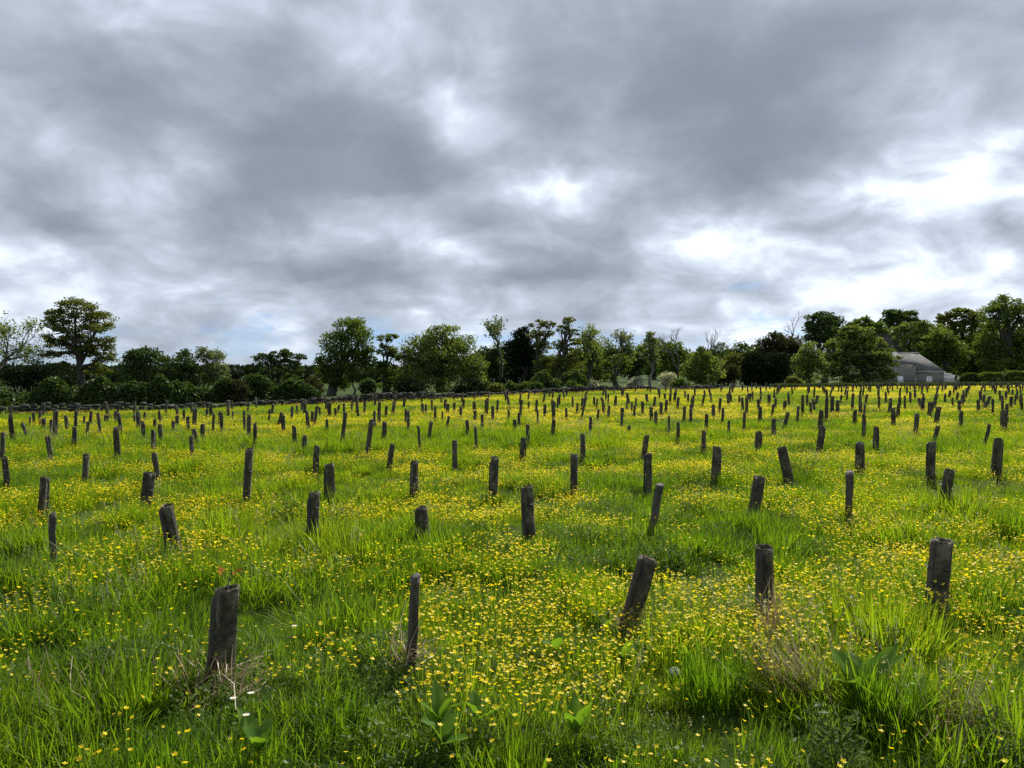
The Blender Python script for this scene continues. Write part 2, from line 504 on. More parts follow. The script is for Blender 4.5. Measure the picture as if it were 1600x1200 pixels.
def scatter(name, label, cat, pts, rot, scl, idx, tint, protos):
    me = bpy.data.meshes.new(name)
    n = len(pts)
    me.vertices.add(n)
    me.vertices.foreach_set('co', np.asarray(pts, np.float32).ravel())
    for nm, ty, arr in (('rot', 'FLOAT_VECTOR', rot), ('scl', 'FLOAT_VECTOR', scl), ('idx', 'INT', idx), ('tint', 'FLOAT', tint)):
        a = me.attributes.new(nm, ty, 'POINT')
        if ty == 'FLOAT_VECTOR':
            a.data.foreach_set('vector', np.asarray(arr, np.float32).ravel())
        else:
            a.data.foreach_set('value', np.asarray(arr, np.int32 if ty == 'INT' else np.float32).ravel())
    me.update()
    o = link(name, me)
    tag(o, label, cat, None, 'stuff')
    c = bpy.data.collections.new(name + '_kinds')
    for i, p in enumerate(protos):
        c.objects.link(bpy.data.objects.new('%s_kind_%02d' % (name, i), p))
    g = bpy.data.node_groups.new(name + '_scatter', 'GeometryNodeTree')
    g.interface.new_socket('Geometry', in_out='INPUT', socket_type='NodeSocketGeometry')
    g.interface.new_socket('Geometry', in_out='OUTPUT', socket_type='NodeSocketGeometry')
    N, L = g.nodes, g.links
    gi, go = N.new('NodeGroupInput'), N.new('NodeGroupOutput')
    iop = N.new('GeometryNodeInstanceOnPoints')
    ci = N.new('GeometryNodeCollectionInfo')
    ci.inputs['Collection'].default_value = c
    ci.inputs['Separate Children'].default_value = True
    ci.inputs['Reset Children'].default_value = True

    def attr(nm, ty):
        a = N.new('GeometryNodeInputNamedAttribute'); a.data_type = ty; a.inputs['Name'].default_value = nm
        return a.outputs['Attribute']
    e2r = N.new('FunctionNodeEulerToRotation')
    L.new(attr('rot', 'FLOAT_VECTOR'), e2r.inputs[0])
    L.new(gi.outputs[0], iop.inputs['Points'])
    L.new(ci.outputs[0], iop.inputs['Instance'])
    iop.inputs['Pick Instance'].default_value = True
    L.new(attr('idx', 'INT'), iop.inputs['Instance Index'])
    L.new(e2r.outputs[0], iop.inputs['Rotation'])
    L.new(attr('scl', 'FLOAT_VECTOR'), iop.inputs['Scale'])
    L.new(iop.outputs[0], go.inputs[0])
    md = o.modifiers.new('scatter', 'NODES')
    md.node_group = g
    return o


def blades(mb, n, R, h, w, lean=.35, curl=.5, m=0, hmin=.45, power=1.0):
    a = rng.random(n) * 2 * np.pi
    r = R * np.sqrt(rng.random(n))
    base = np.stack([r * np.cos(a), r * np.sin(a), np.full(n, -.02)], -1)
    hh = h * (hmin + (1 - hmin) * rng.random(n) ** power)
    la = a + rng.normal(0, 1.0, n)
    ln = np.abs(rng.normal(0, lean, n)) + .05
    out = np.stack([np.cos(la), np.sin(la), np.zeros(n)], -1)
    side = np.stack([-np.sin(la + rng.normal(0, .7, n)), np.cos(la), np.zeros(n)], -1)
    vs = []
    for t, ws in ((0, .8), (.4, 1.0), (.75, .7)):
        p = base + out * (hh * (ln * t + curl * ln * t * t))[:, None]
        p[:, 2] += hh * (t - .35 * ln * t * t)
        ww = (w * ws * (.7 + .6 * rng.random(n)))[:, None]
        vs += [p - side * ww * .5, p + side * ww * .5]
    p = base + out * (hh * (ln + curl * ln))[:, None]; p[:, 2] += hh * (1 - .35 * ln)
    vs.append(p)
    v = np.stack(vs, 1).reshape(-1, 3)
    o = (np.arange(n) * 7)[:, None]
    q = np.concatenate([o + np.array([[0, 1, 3, 2]]), o + np.array([[2, 3, 5, 4]])])
    mb.add(v, q, o + np.array([[4, 5, 6]]), m)


def forb(mb, n, R, h, s, m=0):
    a = rng.random(n) * 2 * np.pi; r = R * np.sqrt(rng.random(n))
    c = np.stack([r * np.cos(a), r * np.sin(a), h * (.25 + .75 * rng.random(n))], -1)
    for k in range(3):
        b = a + (k - 1) * 1.0 + rng.normal(0, .3, n)
        d = np.stack([np.cos(b), np.sin(b), rng.normal(.1, .35, n)], -1)
        sd = np.stack([-np.sin(b), np.cos(b), rng.normal(0, .3, n)], -1)
        ss = (s * (.6 + .7 * rng.random(n)))[:, None]
        v = np.stack([c, c + d * ss * .6 + sd * ss * .32, c + d * ss * 1.15, c + d * ss * .6 - sd * ss * .32], 1).reshape(-1, 3)
        mb.add(v, np.arange(4 * n).reshape(-1, 4), m=m)
    # stalks
    p0 = c * np.array([.4, .4, 0]); w = .0016
    v = np.stack([p0 - [w, 0, 0.01], p0 + [w, 0, -.01], c + [w, 0, 0], c - [w, 0, 0]], 1).reshape(-1, 3)
    mb.add(v, np.arange(4 * n).reshape(-1, 4), m=m)


def flowers(mb, n, R, h, s, hvar=.35, stems=True):
    """buttercups: five cupped petals on a thin stalk"""
    for i in range(n):
        a = rng.random() * 2 * np.pi; r = R * math.sqrt(rng.random())
        hh = h * (1 - hvar * rng.random())
        top = np.array([r * math.cos(a), r * math.sin(a), hh])
        foot = np.array([top[0] * .5, top[1] * .5, -.02])
        if stems:
            w = .0015
            mid = (top + foot) / 2 + rng.normal(0, .012, 3)
            mb.add([foot - [w, 0, 0], foot + [w, 0, 0], mid - [w, 0, 0], mid + [w, 0, 0], top - [w * .7, 0, 0], top + [w * .7, 0, 0]], [[0, 1, 3, 2], [2, 3, 5, 4]], m=1)
        nrm = np.array([rng.normal(0, .42), rng.normal(-.1, .42), 1.0]); nrm /= np.linalg.norm(nrm)
        t = np.cross(nrm, [.3, .9, .1]); t /= np.linalg.norm(t); b = np.cross(nrm, t)
        sz = s * (.75 + .5 * rng.random()); cup = rng.uniform(.25, .8)
        vs = [top]
        for k in range(5):
            th = k * 2 * np.pi / 5
            for dt, rr, zz in ((-.52, .72, .42), (0, 1.0, .6), (.52, .72, .42)):
                vs.append(top + sz * (rr * (t * math.cos(th + dt) + b * math.sin(th + dt)) + nrm * zz * cup))
        mb.add(vs, [[0, 1 + 3 * k, 2 + 3 * k, 3 + 3 * k] for k in range(5)], m=0)


def proto(fn, mats, name):
    mb = MB(); fn(mb)
    return mb.mesh(name, mats)


G = [M['grass'], M['forb'], M['seed'], M['straw']]


def _g0(mb): blades(mb, 150, .20, .20, .0050, .32, .5)
def _g1(mb): blades(mb, 165, .21, .155, .0060, .5, .7)
def _g2(mb): blades(mb, 100, .19, .26, .0050, .42, .8, power=1.6)
def _g3(mb): forb(mb, 95, .21, .125, .017, 1); blades(mb, 85, .21, .16, .005, .45, .6)
def _g4(mb): blades(mb, 190, .12, .25, .0055, .22, .5, hmin=.35)
def _g5(mb):
    blades(mb, 90, .19, .20, .005, .3, .5)
    for i in range(5):
        a = rng.random() * 6.28; r = .12 * rng.random(); h = rng.uniform(.24, .36); l = rng.normal(0, .06, 2)
        p = np.array([[r * math.cos(a), r * math.sin(a), 0], [r * math.cos(a) + l[0] * .4, r * math.sin(a) + l[1] * .4, h * .6], [r * math.cos(a) + l[0], r * math.sin(a) + l[1], h]])
        mb.tube(p, [.0016, .0013, .001], 3, 2)
        c = p[2] + rng.normal(0, .006, (9, 3)) - np.stack([np.zeros(9), np.zeros(9), np.linspace(0, .07, 9)], -1)
        mb.leaves(c, .008, .35, m=2)


def _gf0(mb): blades(mb, 150, .50, .17, .013, .4, .6)
def _gf1(mb): blades(mb, 110, .50, .14, .014, .5, .7); forb(mb, 60, .5, .12, .04, 1)
def _gf2(mb): blades(mb, 150, .34, .22, .012, .28, .5, hmin=.35)


near_kinds = [proto(f, G, 'grass_tuft') for f in (_g0, _g0, _g1, _g1, _g2, _g3, _g3, _g4, _g5)]
far_kinds = [proto(f, G, 'far_grass_tuft') for f in (_gf0, _gf0, _gf1, _gf2)]
FM = [M['petal'], M['grass']]
flower_kinds = [proto(lambda mb, n=n, h=h: flowers(mb, n, .18, h, .0108), FM, 'buttercup_plant') for n, h in ((7, .21), (9, .24), (12, .19), (8, .26), (5, .28))]
far_flower_kinds = [proto(lambda mb, n=n: flowers(mb, n, .42, .20, .0125, .4, False), FM, 'far_buttercups') for n in (16, 24, 30)]

# how thickly the buttercups stand, read off the photograph (pixel, pixel, radius, radius, change)
PATCH = [
    (745, 1005, 130, 85, 1.3), (880, 900, 220, 32, .7), (1080, 935, 90, 40, .5), (1200, 945, 110, 50, .8), (1330, 900, 120, 30, .3), (1500, 930, 130, 50, .9),
    (500, 985, 90, 45, .7), (290, 1120, 120, 50, .6), (620, 1190, 260, 30, .5), (260, 850, 170, 40, .7), (30, 885, 90, 50, .7), (170, 770, 200, 40, .4),
    (1450, 880, 200, 30, .3), (1250, 750, 350, 50, .5), (1080, 800, 160, 30, .3), (720, 790, 200, 40, .2), (1560, 1010, 60, 60, .4), (870, 1030, 120, 50, .4),
    (260, 660, 300, 9, 1.4), (620, 656, 300, 9, 1.6), (1080, 640, 330, 16, 1.5), (130, 708, 150, 9, 1.2), (330, 712, 150, 8, .4), (1450, 650, 200, 10, .5), (1000, 668, 300, 10, .7),
    (1350, 662, 260, 10, .8), (650, 715, 260, 14, .5), (1050, 700, 350, 24, .7),
    (300, 935, 210, 50, -1.4), (90, 960, 140, 35, -.6), (560, 925, 140, 30, -1.1), (640, 965, 150, 28, -.5), (930, 950, 60, 20, -.5), (120, 1060, 150, 45, -.6), (480, 1090, 130, 50, -.5),
    (1100, 1060, 110, 50, -1.2), (1330, 1040, 110, 30, -1.0), (1500, 1120, 180, 70, -.9), (1390, 1170, 160, 70, -.9), (980, 1130, 140, 60, -.7), (1330, 835, 250, 14, -.8), (1550, 800, 120, 22, -.8),
    (170, 688, 300, 9, -1.4), (520, 695, 250, 8, -1.3), (420, 670, 120, 7, .5), (640, 680, 200, 6, -1.1), (880, 676, 200, 8, -1.2), (250, 735, 240, 14, -.6), (450, 640, 400, 5, -.6),
    (450, 800, 60, 25, -.8), (560, 740, 120, 16, -.4), (900, 690, 90, 10, -.9), (1320, 690, 160, 8, -.8), (1540, 690, 120, 20, -.9), (1430, 625, 250, 6, -.7), (900, 850, 120, 14, -.5), (560, 870, 150, 18, -.4),
    (1130, 660, 90, 5, -.5), (770, 625, 400, 4, -.7), (1540, 715, 80, 14, -.5),
]


def flower_density(x, y):
    px, py = to_px(x, y, zg(x, y) + .25)
    dn = .54 + .48 * smooth(960, 760, py) - .34 * smooth(700, 640, py)
    for (a, b, c, d, k) in PATCH:
        dn = dn + k * 1.05 * np.exp(-((px - a) / c) ** 2 - ((py - b) / d) ** 2)
    n = np.where(y < 22, fbm(x / .8 + 5, y / 1.2, 11, 3), fbm(x / 4.5 + 5, y / 3.2, 15, 3))
    big = fbm(x / 6, y / 4, 21, 3)
    dn = dn - .16 * np.cos(2 * np.pi * (y - .31 * x - 4.3) / 3.4 + 1.2)
    dn = np.clip(dn, 0, 3) * (.03 + 2.15 * smooth(.41, .67, n)) + (big - .5) * 1.0
    return np.clip(dn, .0, 1.6)


def field_points(y0, y1, per_m2, margin=2.5):
    yy = (y0 ** 2 + rng.random(int(3 * per_m2 * .72 * (y1 ** 2 - y0 ** 2) * 1.0)) * (y1 ** 2 - y0 ** 2)) ** .5
    xx = (rng.random(len(yy)) * 2 - 1) * (yy * .72 + margin)
    # thin to the wanted number per square metre
    area_dens = len(yy) / (y1 ** 2 - y0 ** 2) * 2 * yy / (2 * (yy * .72 + margin))
    keep = rng.random(len(yy)) < per_m2 / area_dens
    xx, yy = xx[keep], yy[keep]
    ok = yy < edge_y(xx) - .3
    return xx[ok], yy[ok]


# things that trample or shade the sward get bare space kept around them later
def grass_layer():
    P, Rr, S, I, T = [], [], [], [], []
    for (y0, y1, dens) in ((1.6, 7, 60), (7, 14, 40), (14, 24, 22)):
        x, y = field_points(y0, y1, dens)
        n = len(x)
        lush = fbm(x / 1.6, y / 1.9, 31, 3) + .07 * np.cos(2 * np.pi * (y - .31 * x - 4.3) / 3.4 + 1.2)
        tuft = fbm(x / .55, y / .6, 41, 2)
        keep = (fbm(x / .45 + 3, y / .4, 77, 2) > .38) | (rng.random(n) < .72)
        x, y, lush, tuft = x[keep], y[keep], lush[keep], tuft[keep]; n = len(x)
        px, py = to_px(x, y, zg(x, y) + .1)
        green = np.zeros(n)
        for (a, b, c, d, k) in PATCH:
            if k < 0:
                green += -k * np.exp(-((px - a) / c) ** 2 - ((py - b) / d) ** 2)
        u = rng.random(n)
        kind = np.where(lush + .25 * green + rng.normal(0, .12, n) > .50, np.where(u < .38, 0, np.where(u < .68, 4, np.where(u < .9, 1, 8))),
                        np.where(u < .32, 5, np.where(u < .6, 6, np.where(u < .8, 2, np.where(u < .97, 3, 0)))))
        kind = np.where((tuft > .66) & (rng.random(n) < .75), 7, kind)
        bare = fbm(x / .45 + 3, y / .4, 77, 2)
        sc = (.55 + .65 * rng.random(n)) * (.56 + .84 * smooth(.30, .56, bare)) * (.55 + .72 * lush + .20 * np.clip(green, 0, 1.2))
        sc = sc * (.76 - .02 * smooth(5, 10, y)) * np.where(kind == 7, 1.3, 1)
        if y0 >= 14:
            sc *= 1.2
        tint = np.clip(.27 + .95 * (fbm(x / 2.4, y / 2.2, 51, 3) - .25) + rng.normal(0, .10, n) + .10 * smooth(8, 30, y), 0, 1)
        P.append(np.stack([x, y, zg(x, y)], -1)); I.append(kind); T.append(tint)
        Rr.append(np.stack([rng.normal(0, .12, n), rng.normal(0, .12, n), rng.random(n) * 6.283], -1))
        S.append(np.stack([sc * 1.1, sc * 1.1, sc * (.85 + .35 * rng.random(n))], -1))
    scatter('meadow_grass', 'long green meadow grass covering the near part of the field', 'grass',
            np.concatenate(P), np.concatenate(Rr), np.concatenate(S), np.concatenate(I), np.concatenate(T), near_kinds)
    x, y = field_points(23, 112, 6.5, 4)
    n = len(x)
    lush = fbm(x / 2.2, y / 3.0, 61, 3)
    kind = np.where(lush > .60, np.where(rng.random(n) < .6, 3, 0), rng.integers(0, 3, n))
    sc = (.6 + .55 * rng.random(n)) * (.55 + .75 * lush)
    tint = np.clip(.36 + .9 * (fbm(x / 4, y / 5, 71, 3) - .25) + rng.normal(0, .1, n), 0, 1)
    scatter('far_meadow_grass', 'green meadow grass over the far part of the field', 'grass',
            np.stack([x, y, zg(x, y)], -1), np.stack([rng.normal(0, .1, n), rng.normal(0, .1, n), rng.random(n) * 6.283], -1),
            np.stack([sc, sc, sc], -1), kind, tint, far_kinds)


def flower_layer():
    P, Rr, S, I, T = [], [], [], [], []
    for (y0, y1, dens) in ((1.6, 9, 90), (9, 24, 66)):
        x, y = field_points(y0, y1, dens)
        keep = rng.random(len(x)) < flower_density(x, y) / 1.6
        x, y = x[keep], y[keep]; n = len(x)
        sc = .72 + .45 * rng.random(n)
        P.append(np.stack([x, y, zg(x, y)], -1)); I.append(rng.integers(0, 5, n)); T.append(rng.random(n))
        Rr.append(np.stack([rng.normal(0, .1, n), rng.normal(0, .1, n), rng.random(n) * 6.283], -1))
        S.append(np.stack([sc, sc, sc], -1))
    scatter('buttercups', 'yellow buttercups flowering all through the near grass', 'flowers',
            np.concatenate(P), np.concatenate(Rr), np.concatenate(S), np.concatenate(I), np.concatenate(T), flower_kinds)
    x, y = field_points(23, 112, 11, 4)
    keep = rng.random(len(x)) < flower_density(x, y) / 1.6
    x, y = x[keep], y[keep]; n = len(x)
    sc = .8 + .5 * rng.random(n)
    scatter('far_buttercups', 'yellow buttercups colouring the far part of the field in bands', 'flowers',
            np.stack([x, y, zg(x, y)], -1), np.stack([rng.normal(0, .08, n), rng.normal(0, .08, n), rng.random(n) * 6.283], -1),
            np.stack([sc, sc, sc], -1), rng.integers(0, 3, n), rng.random(n), far_flower_kinds)


grass_layer()
flower_layer()

# ------------------------------------------------------------------ trees along the field edge


def limb(mb, a, b, r0, r1, sag=.0, n=5, m=0, k=4):
    a, b = np.asarray(a, float), np.asarray(b, float)
    t = np.linspace(0, 1, k)[:, None]
    p = a + (b - a) * t
    L = np.linalg.norm(b - a)
    p[1:-1] += rng.normal(0, .05 * L, (k - 2, 3))
    p[:, 2] += sag * L * np.sin(np.pi * t[:, 0])
    mb.tube(p, np.linspace(r0, r1, k), n, m)
    return p


def crown_points(lobes, n, flat, core=.2, sub=13, subr=(.24, .42)):
    sub = int(sub * 1.7)
    """leaf positions gathered in clumps near the outside of each lobe"""
    vol = np.array([l[3] * l[5] for l in lobes]) ** 1.0
    share = vol / vol.sum()
    out, tips = [], []
    for (x, y, z, rx, ry, rz), f in zip(lobes, share):
        ks = max(5, int(sub * (.6 + .8 * rng.random())))
        dr = rng.normal(size=(ks, 3)); dr /= np.linalg.norm(dr, axis=1, keepdims=True)
        dr[:, 2] = np.where(dr[:, 2] < -.6, -dr[:, 2], dr[:, 2])
        rad = rng.uniform(.55, .92, ks)[:, None]
        c = np.array([x, y, z]) + dr * rad * np.array([rx, ry, rz])
        tips.append(c)
        sr = rng.uniform(*subr, ks) * min(rx, rz)
        m = int(n * f * (1 - core))
        pick = rng.integers(0, ks, m)
        d = rng.normal(size=(m, 3)); d /= np.linalg.norm(d, axis=1, keepdims=True)
        d *= (rng.random(m) ** .45 * sr[pick])[:, None] * np.array([1.25, 1.25, flat])
        out.append(c[pick] + d)
        m2 = int(n * f * core)
        d = rng.normal(size=(m2, 3)); d /= np.linalg.norm(d, axis=1, keepdims=True)
        out.append(np.array([x, y, z]) + d * (rng.random(m2) ** .5)[:, None] * np.array([rx, ry, rz]) * .85)
    return np.concatenate(out), tips


def tree(name, label, d, lobes, trunk, leaf='leaf_mid', n=4500, leafpx=2.6, flat=.75, core=.2, bark='bark', cat='tree', group=None,
         sub=13, subr=(.24, .42), stems=None, up=.4, limbs=True, tw=None, depth_squash=.9):
    """lobes and trunk are given in photo pixels and set at distance d"""
    s = d / F
    x0 = (trunk[0] - CX) * s
    base = np.array([x0, d, float(zg(x0, d))])
    L3 = []
    for (px, py, rx, ry) in lobes:
        p = at(px, py, d)
        ryw = (rx + ry) / 2 * s * depth_squash
        L3.append((p[0], p[1] + rng.normal(0, .25) * ryw, p[2], rx * s, ryw, ry * s))
    n, leafpx = int(n * 2.0), leafpx * .70
    flat, core, subr = max(flat, .55), core + .08, (subr[0] + .04, subr[1] + .08)
    pts, tips = crown_points(L3, n, flat, core, sub, subr)
    pts = pts[pts[:, 2] > base[2] + .05]
    root = link(name, None, None, base)
    tag(root, label, cat, group)
    mb = MB()
    mb.leaves(pts - base, leafpx * s * rng.uniform(.6, 1.35, len(pts)), .6, up)
    me = mb.mesh('crown', [M[leaf]])
    link('crown', me, root)
    mt = MB()
    tw = (trunk[1] if len(trunk) > 1 else 8) * s * .5
    cz = max(l[2] for l in L3)
    top = np.array([np.mean([l[0] for l in L3]), d, base[2] + (cz - base[2]) * .78])
    mids = []
    for (sx, sw) in ([(trunk[0], 1.0)] + list(stems or [])):
        b0 = np.array([(sx - CX) * s, d, base[2] - .15])
        tp = top + rng.normal(0, .1, 3) * (cz - base[2]) * .3
        p = limb(mt, b0 - base, tp - base, tw * sw * 1.05, tw * sw * .12, 0, 7, k=6)
        mids.append(p)
    if limbs:
        for l, tp in zip(L3, tips):
            c = np.array(l[:3])
            p = mids[rng.integers(len(mids))]
            a = p[rng.integers(2, 4)]
            q = limb(mt, a, c - base, tw * .42, tw * .16, .06, 5)
            for t in tp[:8]:
                limb(mt, q[rng.integers(1, 4)], t - base, tw * .16, tw * .05, .05, 4, k=3)
    link('trunk', mt.mesh('trunk', [M[bark]], True), root)
    return root


def bare_tree(name, label, d, px, top, base_px, spread, leaf=None, nleaf=0, bark='pale_bark', w=5, levels=4, cat='tree', leafpx=2.0):
    s = d / F
    x0 = (base_px - CX) * s
    base = np.array([x0, d, float(zg(x0, d))])
    root = link(name, None, None, base)
    tag(root, label, cat)
    topz = EYE + (HZ - top) * s
    H = topz - base[2]
    mt = MB(); ends = []

    def grow(p, dirv, ln, r, lev):
        q = p + dirv * ln
        pm = (p + q) / 2 + rng.normal(0, .06 * ln, 3)
        mt.tube([p, pm, q], [r, r * .8, r * .6], 5 if lev > 1 else 3, cap=lev == 0)
        if lev == 0:
            ends.append(q); return
        for k in range(rng.integers(2, 5)):
            nd_ = dirv + rng.normal(0, spread, 3); nd_[2] += .25
            nd_ /= np.linalg.norm(nd_)
            grow(pm + (q - pm) * rng.random() if k else q, nd_, ln * rng.uniform(.55, .8), r * .58, lev - 1)
        ends.append(q)
    lean = np.array([(px - base_px) * s / H, rng.normal(0, .05), 1.0]); lean /= np.linalg.norm(lean)
    grow(np.array([0, 0, -.15]), lean, H * .40, w * s * .5, levels)
    e = np.array(ends)
    k = H / max(e[:, 2].max(), .1)
    me = mt.mesh('trunk', [M[bark]])
    v = np.zeros(len(me.vertices) * 3, np.float32); me.vertices.foreach_get('co', v); v = v.reshape(-1, 3); v[:, 2] *= k; me.vertices.foreach_set('co', v.ravel())
    link('trunk', me, root)
    if nleaf:
        e[:, 2] *= k
        e = e[e[:, 2] > H * .38]
        c = e[rng.integers(0, len(e), nleaf)] + rng.normal(0, .035 * H, (nleaf, 3)) * np.array([1, 1, .7])
        mb = MB(); mb.leaves(c, leafpx * s * rng.uniform(.6, 1.3, nleaf), .6, .3)
        link('crown', mb.mesh('crown', [M[leaf]]), root)
    return root


# --- left of the picture
bare_tree('young_ash_tree', 'sparse half-leafed tree with grey limbs, cut off by the left edge of the picture', 66, 6, 482, -14, .62, 'leaf_light', 2400, 'bark', w=8, levels=5)
tree('beech_tree', 'tall spreading tree with flat layered crown, leftmost big tree of the line', 74,
     [(120, 484, 36, 20), (94, 500, 30, 18), (146, 504, 32, 20), (122, 520, 52, 20), (88, 537, 32, 13), (154, 540, 32, 16), (118, 552, 42, 15), (164, 560, 20, 12), (74, 554, 18, 8), (144, 578, 30, 12), (100, 574, 22, 9)],
     (124, 14), 'leaf_olive', 9500, 2.4, .38, .10, sub=14, subr=(.28, .5), up=1.0)
tree('dark_shrub', 'broad dark shrub at the far left under the layered tree', 57, [(28, 600, 34, 32), (66, 596, 36, 34), (98, 605, 24, 28)], (60, 10), 'leaf_yew', 3800, 3, .8, .3, cat='shrub')
tree('hawthorn_tree', 'dark bushy tree right of the tall layered tree', 64, [(205, 575, 24, 26), (235, 562, 28, 22), (262, 580, 24, 28), (225, 605, 42, 28), (210, 556, 14, 12)], (222, 9), 'leaf_dark', 4600, 2.7, .7, .2, stems=[(245, .7), (205, .6)])
tree('hawthorn_tree', 'narrow dark tree between a bushy tree and a paler round one', 65, [(290, 565, 17, 20), (292, 592, 18, 24), (284, 608, 18, 20)], (296, 6), 'leaf_dark', 2400, 2.6, .7, .2)
tree('willow_tree', 'greyish green rounded tree with two thin trunks, left of the hill gap', 67, [(318, 556, 14, 16), (335, 568, 20, 22), (342, 590, 20, 22), (318, 590, 18, 22)], (314, 4.5), 'leaf_pale', 2600, 2.3, .7, .1, stems=[(321, .8)])
M['leaf_pale2'] = M['leaf_pale']
tree('old_hawthorn_tree', 'wind-shaped flat-topped tree standing alone before the hill gap', 66, [(440, 555, 24, 11), (415, 565, 20, 13), (450, 572, 26, 15), (425, 585, 24, 15), (470, 558, 12, 6), (440, 597, 30, 16)], (432, 9), 'leaf_dark', 3300, 2.5, .55, .12, up=.7)
tree('sycamore_tree', 'tall domed tree with a dark ivy trunk, left of the broad round tree', 82,
     [(545, 515, 30, 22), (525, 540, 26, 24), (563, 535, 28, 26), (545, 565, 40, 24), (505, 575, 18, 22), (520, 590, 24, 16), (575, 565, 18, 22), (530, 600, 22, 14)], (517, 16), 'leaf_mid', 6400, 2.6, .75, .22, up=.6)
tree('ash_tree', 'thin open tree with crooked limbs beside the broad round tree', 84, [(605, 528, 16, 10), (598, 548, 15, 12), (614, 555, 12, 14), (600, 580, 18, 18), (608, 600, 18, 14)], (600, 9), 'leaf_mid', 2000, 2.4, .6, .05, sub=9, stems=[(607, .6)])
tree('young_tree', 'slender young tree with a thin bare trunk in front of green pasture', 80, [(553, 575, 13, 12), (549, 590, 10, 8)], (553, 4), 'leaf_mid', 650, 2.3, .6, .1, sub=6)
tree('broad_oak_tree', 'broad round tree leafy to the ground, widest of the middle group', 84,
     [(690, 525, 36, 20), (660, 548, 34, 28), (720, 545, 32, 28), (690, 565, 60, 34), (645, 585, 30, 30), (740, 580, 28, 32), (690, 598, 68, 24), (632, 560, 14, 20)], (690, 16), 'leaf_light', 9500, 2.7, .7, .28, up=.6, sub=16)
# --- middle
bare_tree('poplar_tree', 'slim tree with a small open crown rising over dark woodland', 92, 781, 497, 786, .34, 'leaf_pale', 650, 'bark', w=6, levels=4)
tree('holm_oak_tree', 'very dark dense evergreen tree in the middle of the line', 90, [(815, 527, 17, 18), (806, 548, 20, 22), (826, 555, 17, 24), (812, 580, 28, 28), (800, 600, 22, 16)], (818, 11), 'leaf_yew', 5200, 2.6, .8, .4)
tree('dark_wood_tree', 'dark low tree filling the gap right of the broad round tree', 96, [(768, 560, 20, 24), (760, 590, 20, 24), (784, 590, 18, 26)], (778, 7), 'leaf_dark', 2600, 2.8, .8, .35)
tree('gnarled_ash_tree', 'ragged open tree leaning right, just right of the very dark evergreen', 88, [(845, 508, 19, 9), (838, 524, 14, 12), (856, 522, 12, 9), (848, 545, 14, 16), (850, 575, 18, 22), (861, 508, 8, 6)], (848, 8), 'leaf_olive', 1900, 2.3, .55, .04, sub=9)
tree('gnarled_oak_tree', 'crooked forked tree with a knobbly top, tallest in the middle', 87,
     [(889, 503, 13, 10), (880, 517, 14, 10), (896, 520, 12, 8), (874, 540, 14, 10), (900, 535, 14, 9), (886, 552, 26, 14), (882, 578, 32, 24), (866, 596, 20, 12)], (872, 10), 'leaf_olive', 2900, 2.3, .55, .08, sub=10, stems=[(876, .7)], up=.6)
bare_tree('birch_tree', 'half-leafed pale tree right of the crooked forked tree', 88, 935, 511, 918, .5, 'leaf_light', 1500, 'bark', w=8, levels=5)
bare_tree('birch_tree', 'pale twiggy tree with thin leaves, above the curved-trunk tree', 92, 968, 513, 960, .42, 'leaf_pale', 1100, 'pale_bark', w=6, levels=5)
tree('curved_tree', 'small umbrella-shaped tree with a thick curved trunk', 86, [(965, 565, 20, 12), (980, 572, 14, 12), (945, 575, 12, 14), (955, 590, 12, 10)], (961, 11), 'leaf_mid', 1250, 2.3, .6, .1, sub=9)
tree('leafy_tree', 'light green leafy tree behind the half-leafed pale tree', 94, [(925, 552, 22, 20), (912, 582, 20, 22), (940, 585, 18, 18), (955, 560, 18, 18), (978, 556, 16, 18)], (926, 7), 'leaf_light', 3000, 2.3, .7, .1)
tree('hawthorn_bush', 'low bush covered in white blossom by the pasture gap', 90, [(994, 600, 16, 12), (984, 606, 10, 8), (1006, 607, 9, 7)], (994, 3), 'blossom', 1300, 1.9, .8, .3, cat='bush')
tree('hawthorn_bush', 'small white blossom bush under the half-leafed tree', 86, [(927, 600, 8, 7), (930, 608, 7, 5)], (928, 2), 'blossom', 420, 1.8, .8, .3, cat='bush')
tree('hawthorn_bush', 'greyish blossom bush left of the bright green bush', 96, [(1043, 590, 12, 10), (1040, 602, 12, 9)], (1042, 3), 'blossom', 700, 1.9, .8, .3, cat='bush')
tree('slim_ash_tree', 'slim tree with a pale straight trunk in the pasture gap', 95, [(1016, 540, 13, 14), (1012, 555, 12, 10), (1022, 560, 10, 10), (1016, 525, 8, 8)], (1015, 5), 'leaf_pale', 1100, 2.2, .6, .05, bark='pale_bark', sub=9)
bare_tree('bare_tree', 'bare grey tree with upright twigs, left one of two in the dip', 104, 1061, 508, 1060, .4, None, 0, 'bark', w=3.5, levels=5)
bare_tree('bare_tree', 'bare grey tree with upright twigs, right one of two in the dip', 108, 1106, 508, 1103, .38, None, 0, 'bark', w=3.5, levels=5)
tree('bright_green_bush', 'bright fresh green tall bush before the dark hill wood', 96, [(1095, 562, 20, 17), (1080, 582, 20, 20), (1112, 580, 22, 22), (1095, 598, 30, 14), (1096, 548, 8, 8)], (1098, 5), 'leaf_light', 3200, 2.4, .75, .15, cat='bush')
tree('brown_bush', 'dark purplish low bush left of the rounded yew', 98, [(1132, 592, 16, 16), (1146, 585, 14, 18)], (1138, 4), 'leaf_brown', 1500, 2.4, .8, .3, cat='bush')
tree('olive_bush', 'olive leafy bush between the bright bush and rounded yew', 104, [(1150, 565, 20, 14), (1140, 578, 18, 14)], (1148, 4), 'leaf_olive', 1300, 2.4, .7, .2, cat='bush')
